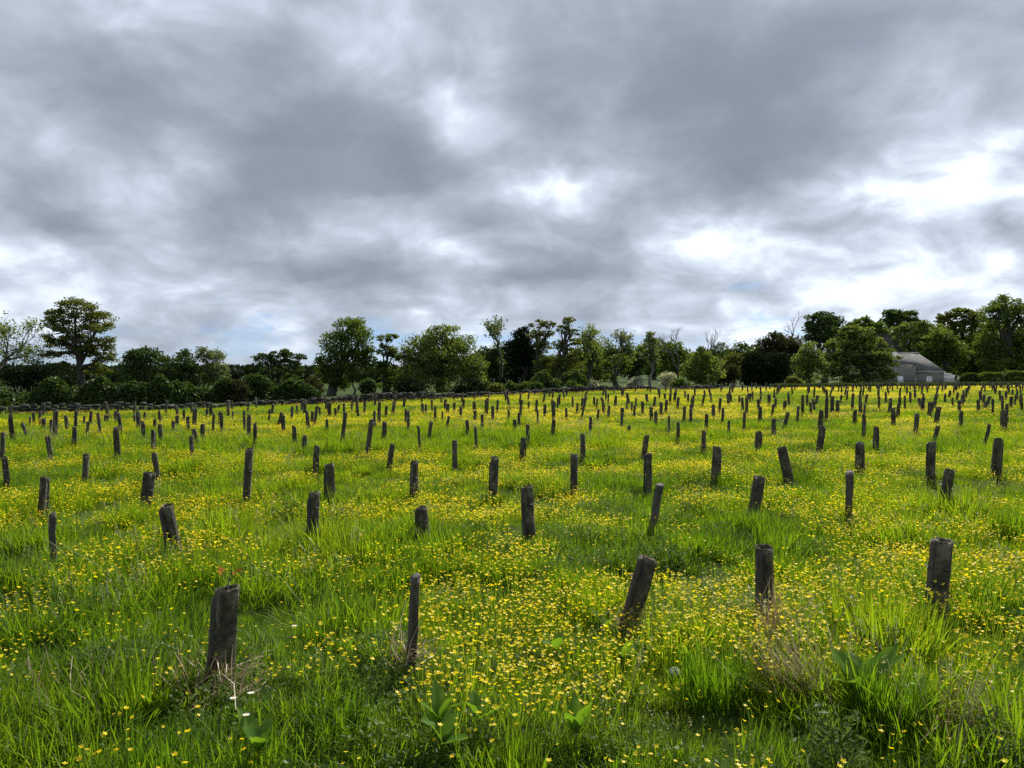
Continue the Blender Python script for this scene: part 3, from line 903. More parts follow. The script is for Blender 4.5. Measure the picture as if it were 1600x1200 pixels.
# --- right
tree('yew_tree', 'wide almost black rounded yew left of the house', 102, [(1178, 575, 26, 26), (1212, 577, 28, 28), (1195, 590, 46, 20)], (1196, 10), 'leaf_yew', 6500, 2.6, .85, .5, sub=22, subr=(.2, .32))
tree('copper_beech_tree', 'brownish domed tree behind the rounded yew', 128, [(1218, 540, 34, 20), (1200, 544, 20, 18), (1240, 544, 20, 20), (1220, 555, 36, 20)], (1218, 10), 'leaf_brown', 4200, 2.4, .75, .25)
bare_tree('bare_tree', 'bare twiggy treetop sticking out above the brownish dome', 134, 1232, 486, 1228, .42, None, 0, 'bark', w=5, levels=5)
tree('dark_oak_tree', 'dark green domed tree standing above the pale bush, left of the house', 138, [(1280, 502, 24, 15), (1300, 508, 20, 16), (1288, 525, 34, 20), (1268, 520, 14, 16)], (1288, 12), 'leaf_dark', 4200, 2.5, .7, .22)
tree('pale_bush', 'pale grey-green bush between the yew and the big spreading tree', 108, [(1262, 550, 18, 16), (1252, 572, 18, 18), (1275, 572, 18, 20), (1258, 592, 24, 12)], (1262, 5), 'leaf_light', 2500, 2.4, .7, .15, cat='bush')
tree('spreading_maple_tree', 'big spreading green tree with layered boughs in front of the house', 110,
     [(1340, 520, 30, 14), (1322, 536, 36, 15), (1356, 538, 30, 14), (1345, 552, 56, 14), (1310, 562, 36, 14), (1376, 563, 32, 14), (1348, 575, 64, 14), (1300, 586, 26, 12), (1378, 585, 24, 12), (1345, 594, 50, 10)],
     (1350, 13), 'leaf_light', 12500, 2.6, .42, .12, up=1.0, sub=15)
tree('lime_tree', 'green rounded tree peeking over the spreading tree', 142, [(1345, 508, 22, 13), (1328, 520, 22, 16), (1368, 518, 22, 16)], (1345, 10), 'leaf_mid', 2600, 2.5, .7, .2)
tree('far_beech_tree', 'dark treetop on the skyline above the house chimney', 165, [(1395, 495, 20, 13), (1420, 497, 20, 12), (1405, 508, 32, 14)], (1405, 12), 'leaf_dark', 2800, 2.4, .7, .22)
tree('lime_tree', 'yellow-green tree just behind the house roof', 150, [(1430, 515, 30, 14), (1405, 522, 20, 14), (1455, 520, 26, 16), (1435, 535, 44, 18)], (1435, 10), 'leaf_light', 3600, 2.4, .6, .15)
tree('round_tree', 'dark rounded tree with drooping boughs right of the house roof', 144, [(1470, 530, 30, 16), (1455, 548, 26, 18), (1488, 550, 26, 20), (1472, 568, 42, 20), (1505, 560, 12, 8)], (1472, 12), 'leaf_mid', 4600, 2.5, .5, .2, up=.8)
tree('far_lime_tree', 'olive flat-topped tree on the skyline left of the tall right-hand trees', 172, [(1500, 492, 28, 11), (1480, 500, 20, 11), (1525, 500, 20, 14), (1505, 515, 44, 16)], (1503, 12), 'leaf_olive', 3600, 2.4, .55, .18, up=.7)
tree('tall_sycamore_tree', 'tall dark tree on the skyline at the right edge of the picture', 160,
     [(1572, 478, 30, 17), (1552, 496, 28, 22), (1592, 496, 30, 24), (1570, 525, 44, 26), (1545, 545, 30, 26), (1600, 545, 34, 30), (1570, 570, 56, 24)], (1572, 15), 'leaf_mid', 8000, 2.5, .7, .28)
tree('tall_sycamore_tree', 'dark tree half cut off by the right edge of the picture', 156, [(1640, 490, 34, 24), (1625, 525, 34, 34), (1660, 530, 34, 36), (1640, 570, 50, 26)], (1640, 15), 'leaf_mid', 4000, 2.6, .7, .28)
tree('under_tree', 'low dark tree filling the shade right of the round tree', 170, [(1520, 545, 26, 24), (1535, 570, 26, 22), (1505, 575, 22, 18)], (1522, 8), 'leaf_mid', 3000, 2.6, .75, .35)

# background trees beyond the pasture, one by one
back = [(735, 560, 22, 'leaf_dark', 'dark tree deep behind the broad round tree'),
        (752, 545, 20, 'leaf_dark', 'dark background tree left of the slim open-crowned tree'),
        (792, 540, 24, 'leaf_yew', 'dark background tree behind the very dark evergreen'),
        (835, 548, 22, 'leaf_dark', 'dark background tree behind the ragged leaning tree'),
        (865, 552, 24, 'leaf_dark', 'dark background tree behind the crooked forked tree'),
        (902, 545, 22, 'leaf_dark', 'dark background tree left of the half-leafed pale tree'),
        (945, 542, 26, 'leaf_dark', 'dark background tree behind the twiggy pale tree'),
        (985, 545, 24, 'leaf_dark', 'dark background tree left of the slim pale-trunked tree'),
        (1022, 527, 26, 'leaf_mid', 'dark domed background tree behind the slim pale trunk'),
        (1052, 530, 26, 'leaf_mid', 'dark domed background tree behind the left bare tree'),
        (1085, 548, 22, 'leaf_mid', 'low dark background tree between the two bare trees'),
        (1125, 535, 30, 'leaf_dark', 'dark rounded tree on the far rise right of the bare trees'),
        (1160, 534, 30, 'leaf_dark', 'dark rounded tree on the far rise behind the olive bush'),
        (1185, 540, 26, 'leaf_mid', 'dark far tree left of the brownish dome'),
        (1320, 515, 34, 'leaf_mid', 'dark tree deep behind the left side of the spreading tree'),
        (1385, 510, 30, 'leaf_mid', 'dark tree behind the house chimney'),
        (1420, 560, 26, 'leaf_dark', 'shaded tree behind the slate roof'),
        (1450, 512, 34, 'leaf_mid', 'dark tree between the slate roof and the round tree'),
        (1490, 512, 38, 'leaf_mid', 'shaded dark tree behind the white gate'),
        (1545, 505, 40, 'leaf_mid', 'shaded tree behind the clipped box hedges'),
        (1600, 500, 40, 'leaf_mid', 'shaded tree behind the tall trees at the right edge')]
for i, (px, top, r, lf, lab) in enumerate(back):
    dd = 185 + 25 * rng.random() if px > 1000 else 150 + 25 * rng.random()
    bot = 596
    h = bot - top
    lob = [(px, top + r * .6, r * .8, r * .6), (px - r * .6, top + h * .4, r * .7, h * .25), (px + r * .6, top + h * .42, r * .7, h * .25), (px, top + h * .65, r * 1.2, h * .33)]
    tree('background_tree', lab, dd, lob, (px, 8), lf, 2300, 2.6, .75, .35, group='dark trees beyond the pasture', limbs=False)

# shrubs along the field wall
shr = [(-30, 600, 30, 'leaf_dark', 'dark shrub cut off by the left edge of the picture'), (150, 612, 14, 'leaf_dark', 'small dark shrub at the foot of the layered tree'),
       (182, 612, 16, 'leaf_dark', 'dark green shrub between the low shed and bushy tree'), (268, 608, 18, 'leaf_yew', 'black-looking shrub below the narrow dark tree'),
       (372, 606, 16, 'leaf_brown', 'brownish shrub left of the hill gap'), (394, 600, 16, 'leaf_brown', 'brownish scrub left of the flat-topped tree'),
       (352, 600, 14, 'leaf_dark', 'dark shrub at the foot of the greyish round tree'), (462, 606, 17, 'leaf_dark', 'dark shrub just right of the flat-topped tree'),
       (487, 602, 18, 'leaf_brown', 'olive brown shrub left of the ivy-trunked tree'), (575, 600, 12, 'leaf_dark', 'small dark shrub above the green pasture strip'),
       (640, 606, 24, 'leaf_yew', 'dark shrub under the left side of the broad round tree'), (735, 606, 24, 'leaf_yew', 'dark shrub under the right side of the broad round tree'),
       (862, 602, 12, 'leaf_dark', 'dark shrub at the foot of the crooked forked tree'), (895, 604, 12, 'leaf_mid', 'green shrub right of the crooked forked tree'),
       (838, 605, 13, 'leaf_dark', 'dark shrub at the foot of the ragged leaning tree'), (775, 607, 12, 'leaf_olive', 'olive shrub left of the very dark evergreen'),
       (1062, 600, 14, 'leaf_mid', 'green shrub left of the bright green bush'), (1240, 596, 12, 'leaf_olive', 'olive shrub at the right foot of the rounded yew')]
for (px, cy, r, lf, lab) in shr:
    dd = edge_d(px) + 15 + 5 * rng.random()
    tree('shrub', lab, dd, [(px, cy, r, r * .8), (px - r * .6, cy + r * .45, r * .8, r * .7), (px + r * .6, cy + r * .4, r * .8, r * .7), (px, cy + r, r * 1.2, r * .6)],
         (px, 3), lf, int(75 * r), 2.6, .75, .25, cat='shrub', group='shrubs along the field edge', sub=16, subr=(.18, .45))

# far wood on the hills
def distant_wood():
    mb = MB()
    for k in range(900):
        u = rng.uniform(-.95, .95); d = rng.uniform(330, 720)
        x = u * d; z = float(zg(x, d))
        r = rng.uniform(3.5, 7)
        c = rng.normal(size=(46, 3)); c /= np.linalg.norm(c, axis=1, keepdims=True)
        c = c * (rng.random(46) ** .35)[:, None] * np.array([r, r, r * .65]) + [x, d, z + r * .5]
        mb.leaves(c, rng.uniform(1.2, 2.2, 46), .7, .3)
    o = link('distant_wood', mb.mesh('distant_wood', [M['leaf_yew']]))
    tag(o, 'far dark woodland along the low hills', 'woodland', None, 'stuff')


distant_wood()

# ------------------------------------------------------------------ field wall, hedges


def stone_wall():
    root = link('stone_wall', None, None, (-29, 41, 0))
    tag(root, 'low rough field wall of dark stones along the left and middle field edge', 'wall')
    o = np.array(root.location)
    core, st = MB(), MB()
    px = -120.0
    xs = []
    while px < 1130:
        d = edge_d(px) + 1.2
        xs.append(((px - CX) * d / F, d)); px += 10
    xs = np.array(xs)
    seg = np.linalg.norm(np.diff(xs, axis=0), axis=1); cum = np.concatenate([[0], np.cumsum(seg)])
    s = 0.0
    while s < cum[-1]:
        x = np.interp(s, cum, xs[:, 0]); y = np.interp(s, cum, xs[:, 1]); z = float(zg(x, y))
        x2 = np.interp(s + .3, cum, xs[:, 0]); y2 = np.interp(s + .3, cum, xs[:, 1])
        t = np.array([x2 - x, y2 - y, 0]); t /= np.linalg.norm(t) + 1e-9; nn = np.array([t[1], -t[0], 0])
        hh = .30 + .12 * math.sin(s * .35) + .08 * rng.random()
        zz = -.1
        while zz < hh:
            h = rng.uniform(.12, .22); ln = rng.uniform(.22, .46)
            b = MB(); b.box((-ln / 2, -.2, 0), (ln / 2, .2 + .04 * rng.random(), h - .015), jitter=.016)
            v = b.v[0]
            off = rng.uniform(-.1, .1)
            w = np.array([x, y, z]) + t * (v[:, :1] + off) + nn * v[:, 1:2] + np.array([0, 0, 1]) * (v[:, 2:] + zz)
            st.add(w - o, b.q[0]); zz += h
        s += .36
    w = link('stones', st.mesh('stones', [M['stone']]), root)
    w['kind'] = 'stuff'


stone_wall()


def hedge(name, label, pts, h, w, leaf, n, ls, rounded=.25, cat='hedge', group=None, wild=0.0):
    """clipped hedge along a line of (x, y): dense leaf skin over twiggy inside"""
    pts = np.asarray(pts, float)
    x0, y0 = pts[0]; base = np.array([x0, y0, float(zg(x0, y0))])
    seg = np.linalg.norm(np.diff(pts, axis=0), axis=1); cum = np.concatenate([[0], np.cumsum(seg)]); L = cum[-1]
    root = link(name, None, None, base)
    tag(root, label, cat, group)
    s = rng.random(n) * (L + w * .6) - w * .3
    th = rng.random(n) * np.pi
    p = 2.0 / rounded if rounded > 0 else 20
    p = min(max(p, 2.2), 8)
    cx_, sx_ = np.cos(th), np.sin(th)
    rr = 1 / (np.abs(cx_) ** p + np.abs(sx_) ** p) ** (1 / p)
    endf = np.clip(1 - np.clip(np.maximum(-s, s - L) / (w * .3), 0, 1) ** 2, 0, 1) ** .5
    lat, up = rr * cx_ * w / 2 * endf, rr * sx_ * h * (.55 + .45 * endf)
    fill = rng.random(n) ** .12
    s2 = np.clip(s, 0, L)
    x = np.interp(s2, cum, pts[:, 0]); y = np.interp(s2, cum, pts[:, 1])
    tdir = np.gradient(pts, axis=0); tdir /= np.linalg.norm(tdir, axis=1, keepdims=True)
    tx, ty = np.interp(s2, cum, tdir[:, 0]), np.interp(s2, cum, tdir[:, 1])
    x = x + (s - s2) * tx + ty * lat * fill; y = y + (s - s2) * ty - tx * lat * fill
    und = 1 + .07 * np.sin(s * 1.3) + .05 * np.sin(s * 3.1)
    und = und * (1 + wild * (2 * fbm(s / 1.7, s * 0, 5, 3) - 1.2))
    z = zg(x, y) + up * fill * und
    mb = MB(); mb.leaves(np.stack([x, y, z], -1) - base, ls * rng.uniform(.6, 1.3, n), .65, .3)
    link('foliage', mb.mesh('foliage', [M[leaf]]), root)
    mt = MB()
    for k in range(max(3, int(L / 1.2))):
        q = (k + .5) / max(3, int(L / 1.2)) * L
        a = np.array([np.interp(q, cum, pts[:, 0]), np.interp(q, cum, pts[:, 1]), 0]); a[2] = float(zg(a[0], a[1])) - .1
        for j in range(3):
            limb(mt, a - base, a - base + np.array([rng.normal(0, .25), rng.normal(0, w * .15), h * .85]), .035, .012, 0, 4, k=3)
    link('stem', mt.mesh('stem', [M['bark']]), root)['kind'] = 'stuff'
    return root


for (p0, p1, off, h_, lf, lab, n_) in ((-80, 505, 16, 1.75, 'leaf_brown', 'overgrown dark hedgerow behind the trees on the left', 16000), (742, 915, 20, 1.7, 'leaf_dark', 'overgrown dark hedgerow behind the trees in the middle', 6000)):
    hp = []
    for px in range(p0, p1, 15):
        d = edge_d(px) + off + 1.5 * math.sin(px * .02)
        hp.append(((px - CX) * d / F, d))
    hedge('hedgerow', lab, hp, h_, 1.8, 'leaf_dark', n_, .16, .9, wild=.75)
hp = []
for px in range(1215, 1720, 15):
    d = edge_d(px) + 1.5
    hp.append(((px - CX) * d / F, d))
hedge('field_hedge', 'long low dark clipped hedge along the right field edge below the house', hp, .52, 1.0, 'leaf_dark', 14000, .13)


def box_hedge(label, px0, px1, top, d, leaf, n):
    h = EYE + (HZ - top) * d / F - float(zg((px0 - CX) * d / F, d))
    hedge('box_hedge', label, [((px0 - CX) * d / F, d), (((px0 + px1) / 2 - CX) * d / F, d), ((px1 - CX) * d / F, d)], h, 2.2, leaf, n, .16, group='clipped garden hedges')


box_hedge('small dark clipped hedge right of the white gate', 1509, 1524, 584, 124, 'leaf_dark', 2200)
box_hedge('round-shouldered clipped hedge, middle one of three', 1536, 1559, 583, 122, 'leaf_mid', 2800)
box_hedge('long flat-topped clipped hedge at the right edge of the picture', 1574, 1650, 581, 122, 'leaf_mid', 6500)

# ------------------------------------------------------------------ the house


def poly(name, faces_pts, mat, parent, thick=None):
    """plates given as 3D quads/tris, each with a little thickness"""
    mb = MB()
    for f in faces_pts:
        f = np.asarray(f, float)
        nrm = np.cross(f[1] - f[0], f[2] - f[0]); nrm /= np.linalg.norm(nrm)
        k = len(f); v = np.vstack([f, f - nrm * (thick or .12)])
        sides = [[i, (i + 1) % k, k + (i + 1) % k, k + i][::-1] for i in range(k)]
        if k == 4:
            mb.add(v, [[0, 1, 2, 3], [7, 6, 5, 4]] + sides)
        else:
            mb.add(v, sides, [[0, 1, 2], [5, 4, 3]])
    return link(name, mb.mesh(name, [mat]), parent)


def boxpart(name, lo, hi, mat, parent):
    mb = MB(); mb.box(lo, hi)
    return link(name, mb.mesh(name, [mat]), parent)


def house():
    d = 130.0; s = d / F
    X = lambda px: (px - 1424) * s
    gx = (1424 - CX) * s; g = float(zg(gx, d))
    Z = lambda py: EYE + (HZ - py) * s - g
    root = link('stone_cottage', None, None, (gx, d, g))
    tag(root, 'grey stone cottage with slate roof, pale ridge and boarded windows, half behind a tree', 'house')
    e, rz, ap = Z(580), Z(550.5), Z(543.5)
    W = 5.6
    # wing
    wall = boxpart('wall', (X(1415), 0, -.3), (X(1475), W, e), M['house_stone'], root)
    r0, r1 = X(1398), X(1448)
    ov = .22
    a0, a1 = X(1415) - .0, X(1475) + ov
    roof = poly('roof', [[(a0, -ov, e - .08), (a1, -ov, e - .08), (r1, W / 2, rz), (a0, W / 2, rz)], [(a1, W + ov, e - .08), (a0, W + ov, e - .08), (a0, W / 2, rz), (r1, W / 2, rz)],
                         [(a1, -ov, e - .08), (a1, W + ov, e - .08), (r1, W / 2, rz)]], M['slate'], root)
    boxpart('ridge', (X(1409), W / 2 - .14, rz - .02), (r1 + .1, W / 2 + .14, rz + .13), M['ridge'], roof)
    boxpart('gutter', (X(1426), -ov - .1, e - .16), (a1, -ov - .015, e - .06), M['ridge'], roof)
    for (p0, p1, q0, q1) in ((1447, 1456, 588, 603), (1425.5, 1431, 590, 600)):
        wd = boxpart('window', (X(p0), -.06, Z(q1)), (X(p1), -.004, Z(q0)), M['board'], root)
        boxpart('frame', (X(p0) - .1, -.035, Z(q0) + .003), (X(p1) + .1, -.003, Z(q0) + .16), M['house_stone'], wd)
        for k in range(3):
            xx = X(p0) + (X(p1) - X(p0)) * (k + .5) / 3
            boxpart('board', (xx - .12, -.085, Z(q1) + .03), (xx + .12, -.063, Z(q0) - .03), M['board'], wd)
    # taller main block, hipped, mostly behind the tree
    ge = Z(568); y0, y1 = -1.1, 7.2; m0, m1 = X(1352), X(1425.5); ym = (y0 + y1) / 2
    boxpart('main_wall', (m0, y0, -.3), (m1, y1, ge - .05), M['house_stone'], root)
    k0, k1 = X(1376), X(1403)
    mroof = poly('roof', [[(m0 - .2, y0 - .2, ge - .03), (m1 + .2, y0 - .2, ge - .03), (k1, ym, ap), (k0, ym, ap)], [(m1 + .2, y0 - .2, ge - .03), (m1 + .2, y1 + .2, ge - .03), (k1, ym, ap)],
                  [(m1 + .2, y1 + .2, ge - .03), (m0 - .2, y1 + .2, ge - .03), (k0, ym, ap), (k1, ym, ap)], [(m0 - .2, y1 + .2, ge - .03), (m0 - .2, y0 - .2, ge - .03), (k0, ym, ap)]], M['slate'], root)
    boxpart('ridge', (k0 - .1, ym - .14, ap - .03), (k1 + .12, ym + .14, ap + .13), M['ridge'], mroof)
    boxpart('window', (m1 - 3.2, y0 - .05, Z(600)), (m1 - 2.2, y0 - .004, Z(588)), M['board'], root)
    ch = boxpart('chimney', (X(1386), ym - .75, ap - 2.4), (X(1404), ym + .75, Z(523.5)), M['chimney'], root)
    boxpart('chimney_cap', (X(1386) - .1, ym - .85, Z(523.5) + .003), (X(1404) + .1, ym + .85, Z(523.5) + .2), M['chimney'], ch)
    for k in range(2):
        mbp = MB(); mbp.tube([(X(1390) + k * 1.0, ym, Z(523.5) + .2), (X(1390) + k * 1.0, ym, Z(523.5) + .42)], [.14, .11], 8)
        link('chimney_pot', mbp.mesh('chimney_pot', [M['chimney']]), ch)
    # gate beside it
    gr = link('white_gate', None, None, (gx + X(1476.2), d + .6, g))
    tag(gr, 'white boarded double gate at the right end of the stone cottage', 'gate')
    wd = X(1495) - X(1476.2)
    for k in range(8):
        boxpart('plank', (k * wd / 8 + .012, -.02, .06), ((k + 1) * wd / 8 - .012, .03, Z(586.5)), M['render'], gr)
    for zz in (.35, Z(586.5) * .62):
        boxpart('rail', (.02, -.06, zz), (wd - .02, -.023, zz + .1), M['render'], gr)
    for k in range(2):
        boxpart('strap', (.03 if k == 0 else wd * .68, -.085, Z(586.5) * .63), (wd * .32 if k == 0 else wd - .03, -.063, Z(586.5) * .66), M['rust'], gr)
    sh = link('lean_to_shed', None, None, (gx + X(1476), d + 2.0, g))
    tag(sh, 'low dark lean-to shed behind the white gate', 'shed')
    boxpart('wall', (0, 0, -.2), (X(1503) - X(1476), 3.0, Z(586.5)), M['chimney'], sh)
    poly('roof', [[(-.0, -.3, Z(586.5) + .02), (X(1504) - X(1476), -.3, Z(586.5) + .02), (X(1490) - X(1476), 3.0, Z(579)), (-.0, 3.0, Z(579))]], M['slate'], sh)


house()


def small_buildings():
    d = 58.0; s = d / F
    x = (153 - CX) * s; g = float(zg(x, d))
    r = link('stone_shed', None, None, (x, d, g)); tag(r, 'low grey stone shed with flat slab roof behind the field wall at the left', 'shed')
    boxpart('wall', (-1.05, 0, -.2), (1.05, 1.6, .85), M['stone'], r)
    poly('roof', [[(-1.2, -.15, .86), (1.2, -.15, .86), (1.1, 1.7, 1.2), (-1.1, 1.7, 1.2)]], M['house_stone'], r, .08)
    d = 150.0; s = d / F
    for (px, w, top, lab) in ((144, 4, 591, 'small white cottage glimpsed right of the layered tree trunk'), (416, 9, 602, 'pale low cottage glimpsed left of the flat-topped tree')):
        x = (px - CX) * s; g = float(zg(x, d))
        h = EYE + (HZ - top) * s - g
        r = link('far_cottage', None, None, (x, d, g)); tag(r, lab, 'house')
        hw = w * s
        boxpart('wall', (-hw, 0, -.2), (hw, 5, h * .62), M['render'], r)
        poly('roof', [[(-hw - .2, -.2, h * .62), (hw + .2, -.2, h * .62), (hw + .2, 2.5, h), (-hw - .2, 2.5, h)], [(hw + .2, 5.2, h * .62), (-hw - .2, 5.2, h * .62), (-hw - .2, 2.5, h), (hw + .2, 2.5, h)]], M['slate'], r)
        boxpart('window', (-hw * .3, -.05, h * .2), (hw * .2, -.004, h * .45), M['rust'], r)


small_buildings()

# ------------------------------------------------------------------ tree guards standing in the field
# measured in the photograph: top x, top y, foot x, foot y, width, kind (t = sleeve, s = bare stake), in 1600x1200 pixels
FRONT = [
    (356, 915, 343, 1062, 37, 't', 'nearest and darkest tree guard at front left with dry straw at its foot'),
    (651, 890, 641, 1028, 12, 's', 'thin black stake in the front row, left of the middle of the picture'),
    (1010, 868, 975, 982, 32, 't', 'grooved grey tree guard in the front row leaning strongly to the right'),
    (1195, 853, 1193, 966, 28, 't', 'upright split tree guard in the front row with pale straw below it'),
    (1474, 842, 1457, 958, 36, 't', 'wide mossy tree guard in the front row, rightmost of the nearest ones'),
    (80, 800, 82, 880, 9, 's', 'thin brown stake in the second row at the far left'),
    (267, 787, 277, 862, 20, 't', 'second row tree guard with a bright edge, leaning slightly left'),
    (490, 770, 489, 844, 18, 't', 'tall upright tree guard in the second row beside a grey-green weed'),
    (660, 793, 661, 833, 18, 't', 'short pale round-topped tree guard in the second row'),
    (825, 759, 827, 827, 18, 't', 'upright square-topped tree guard in the second row near the picture centre'),
    (1028, 755, 1017, 820, 11, 's', 'thin dark stake in the second row leaning right'),
    (1184, 744, 1174, 803, 20, 't', 'wide tree guard in the second row leaning slightly right'),
    (1330, 736, 1326, 802, 9, 's', 'thin straight stake in the second row, right half of the picture'),
    (1478, 732, 1468, 796, 19, 't', 'wide speckled tree guard in the second row, rightmost of that row'),
]
REST = [(71, 745, 65, 806, 9), (231, 738, 226, 790, 16), (390, 700, 384, 777, 14), (515, 725, 515, 782, 15), (647, 720, 645, 773, 13), (772, 715, 771, 764, 13), (897, 709, 896, 761, 14),
        (1014, 708, 1012, 755, 12), (1119, 699, 1118, 745, 13), (1225, 697, 1234, 742, 12), (1345, 691, 1344, 739, 13), (1456, 690, 1455, 740, 13), (1557, 685, 1556, 733, 15),
        (10, 714, 12, 752, 10), (133, 710, 132, 745, 10), (243, 706, 249, 741, 8), (493, 696, 492, 732, 7), (611, 693, 607, 726, 10), (710, 688, 711, 723, 10), (817, 683, 815, 715, 9),
        (910, 680, 911, 713, 9), (1009, 680, 1005, 711, 9), (1100, 674, 1099, 702, 8), (1185, 674, 1182, 705, 10), (1284, 665, 1278, 699, 9), (1368, 667, 1368, 695, 9), (1462, 665, 1457, 689, 7), (1541, 662, 1537, 694, 6)]
Z1 = """80 190 84 345 26;155 235 190 330 22;272 220 270 268 28;318 225 318 310 18;342 165 342 320 26;418 195 422 290 20;470 170 472 265 20;465 275 460 375 24;525 200 522 245 16;565 170 560 250 18;548 235 540 315 16;620 180 630 302 22;655 200 655 245 14;672 195 672 240 14;720 165 728 238 14;750 180 762 290 22;732 268 740 465 30;842 190 842 245 10;862 170 868 280 26;893 230 892 315 24;905 175 905 208 14;958 285 958 400 26;970 220 970 285 20;1000 165 1003 225 16;1005 255 1010 350 26;1083 230 1083 280 18;1106 198 1104 265 18;1148 165 1146 222 12;1176 205 1176 280 22;1220 150 1212 242 22;1222 280 1238 370 32;1266 250 1268 335 24;1197 325 1202 435 28;1296 158 1295 198 16;1335 190 1330 285 18;1370 170 1368 225 14;1385 180 1383 275 16;1428 155 1426 192 12;1455 170 1455 205 8;1530 170 1530 270 16;1555 190 1556 320 24;1595 250 1590 365 18;300 320 325 475 30;215 175 213 232 14;248 170 248 230 14;185 205 185 240 10;10 310 10 440 20"""
Z2 = """82 165 80 210 12;150 180 132 265 20;165 195 172 295 22;225 140 222 210 18;236 260 242 360 26;255 130 258 175 10;318 165 328 268 18;348 170 345 235 14;378 140 365 248 18;397 145 397 185 10;441 222 441 292 18;303 322 303 420 28;448 120 448 165 10;498 150 498 205 14;515 130 508 170 12;550 120 550 180 14;553 180 535 360 20;635 120 642 205 16;597 125 600 160 10;678 110 673 178 14;715 225 692 400 30;740 170 740 245 22;772 110 768 235 20;800 238 798 338 26;815 135 812 195 14;862 120 862 155 12;935 155 935 235 14;952 165 952 280 24;1018 265 1028 400 16;1090 235 1078 340 18;1063 125 1062 175 10;1098 100 1098 165 12;1120 140 1120 228 20;1165 172 1165 238 14;1185 95 1185 155 18;1200 200 1185 285 14;1240 118 1240 165 14;1280 140 1280 200 16;1322 225 1324 325 24;1372 265 1376 380 16;1370 170 1370 228 20;1415 190 1415 275 14;1438 100 1436 170 20;1480 138 1480 215 16;1577 162 1576 225 12"""
Z3 = """58 100 52 205 16;45 185 42 275 20;15 225 10 325 18;98 258 100 375 28;105 110 105 160 10;155 100 150 175 14;160 160 162 255 16;205 128 205 190 16;262 110 260 215 18;258 218 250 312 18;285 85 285 160 12;340 152 340 218 16;380 80 380 145 12;408 120 405 180 14;462 65 432 198 16;490 205 487 305 26;540 160 533 220 14;570 110 573 180 12;515 80 515 130 14;532 92 528 140 10;605 135 600 200 18;650 75 645 138 16;602 60 602 120 10;690 150 690 210 20;686 178 684 262 24;733 262 733 302 22;718 105 718 160 10;748 115 748 170 10;765 135 762 200 14;775 88 772 145 12;868 142 872 215 20;897 172 897 252 22;932 112 932 190 20;895 80 888 150 14;955 60 955 98 12;979 195 978 298 12;1038 238 1038 325 24;1020 50 1015 110 16;1035 85 1032 135 14;1076 140 1074 212 18;1118 155 1116 232 20;1130 70 1126 155 16;1215 188 1213 282 16;1258 128 1258 202 18;1300 90 1292 165 18;1316 152 1314 230 18;1356 230 1354 330 18;1420 75 1420 120 12;1468 80 1466 180 22;1450 175 1448 290 14;1548 142 1550 230 26;1505 45 1505 98 12;1555 70 1553 115 10"""
Z4 = """30 125 22 188 16;48 90 48 150 14;40 215 38 310 26;118 172 95 270 28;190 140 182 218 14;215 65 214 180 18;130 70 135 122 12;308 70 300 115 14;330 165 325 260 32;368 85 362 205 18;402 80 402 172 22;455 68 448 108 12;530 60 525 150 16;575 70 580 170 16;545 160 540 235 22;605 130 598 205 14;600 190 600 320 28;692 80 690 150 12;735 50 740 110 14;768 95 768 165 18;785 150 785 250 24;812 125 810 195 20;858 75 856 150 12;930 188 918 295 28;970 85 966 160 24;1008 112 1010 190 18;1060 142 1045 240 28;1050 60 1035 140 24;1155 85 1155 135 12;1203 170 1200 280 28;1215 65 1208 130 18;1385 70 1350 150 24;1405 95 1402 185 14;1492 125 1490 230 18;1475 168 1470 270 32;1522 78 1520 148 18;1550 62 1535 132 12;890 50 888 115 14;920 35 915 75 12;1135 40 1130 82 14;1185 50 1178 95 14;1325 45 1325 95 18;1490 45 1488 92 14"""
for off, txt in ((0, Z1), (400, Z2), (800, Z3), (1200, Z4)):
    for row in txt.split(';'):
        a, b, c, d, w = map(float, row.split())
        REST.append((a / 4 + off, b / 4 + 600, c / 4 + off, d / 4 + 600, w / 4))


def sleeve_mesh(seed, n=14):
    """rolled sleeve of unit height, open at the top, its edges overlapping in a seam"""
    r_ = np.random.default_rng(seed)
    zs = np.array([-.10, .0, .12, .28, .45, .62, .8, .93, 1.0])
    th = np.linspace(0, 2 * np.pi + .5, n)
    sq = r_.uniform(.08, .18); oval = r_.uniform(-.2, .2); ph = r_.random() * 6
    v = []
    for layer in (0, 1):
        for k, z in enumerate(zs):
            dent = 1 + .05 * np.sin(th * 2 + ph + k * .8) * r_.random() + .035 * np.sin(th * 5 + k * 1.7 + ph)
            r = .058 * (1 + sq * np.cos(4 * th + ph)) * (1 + oval * np.cos(2 * th)) * dent
            r = r + np.linspace(-.004, .007, n) - layer * .006
            rag = (.014 * np.sin(th * 1 + ph) + .010 * r_.normal(size=n)) if z == 1.0 else 0
            bow = .012 * math.sin(z * 3 + ph)
            v.append(np.stack([r * np.cos(th) + bow, r * np.sin(th), np.full(n, z) + rag], -1))
    v = np.concatenate(v)
    R = len(zs); q = []
    for l in (0, 1):
        for k in range(R - 1):
            for j in range(n - 1):
                a = (l * R + k) * n + j
                f = [a, a + 1, a + n + 1, a + n]
                q.append(f if l == 0 else f[::-1])
    for j in range(n - 1):
        a, b = (R - 1) * n + j, (2 * R - 1) * n + j
        q.append([a, a + 1, b + 1, b])
    for k in range(R - 1):
        for j in (0, n - 1):
            a, b = k * n + j, (R + k) * n + j
            f = [a, b, b + n, a + n]
            q.append(f if j else f[::-1])
    return np_mesh('sleeve', v, q, None, True, [M['sleeve']])


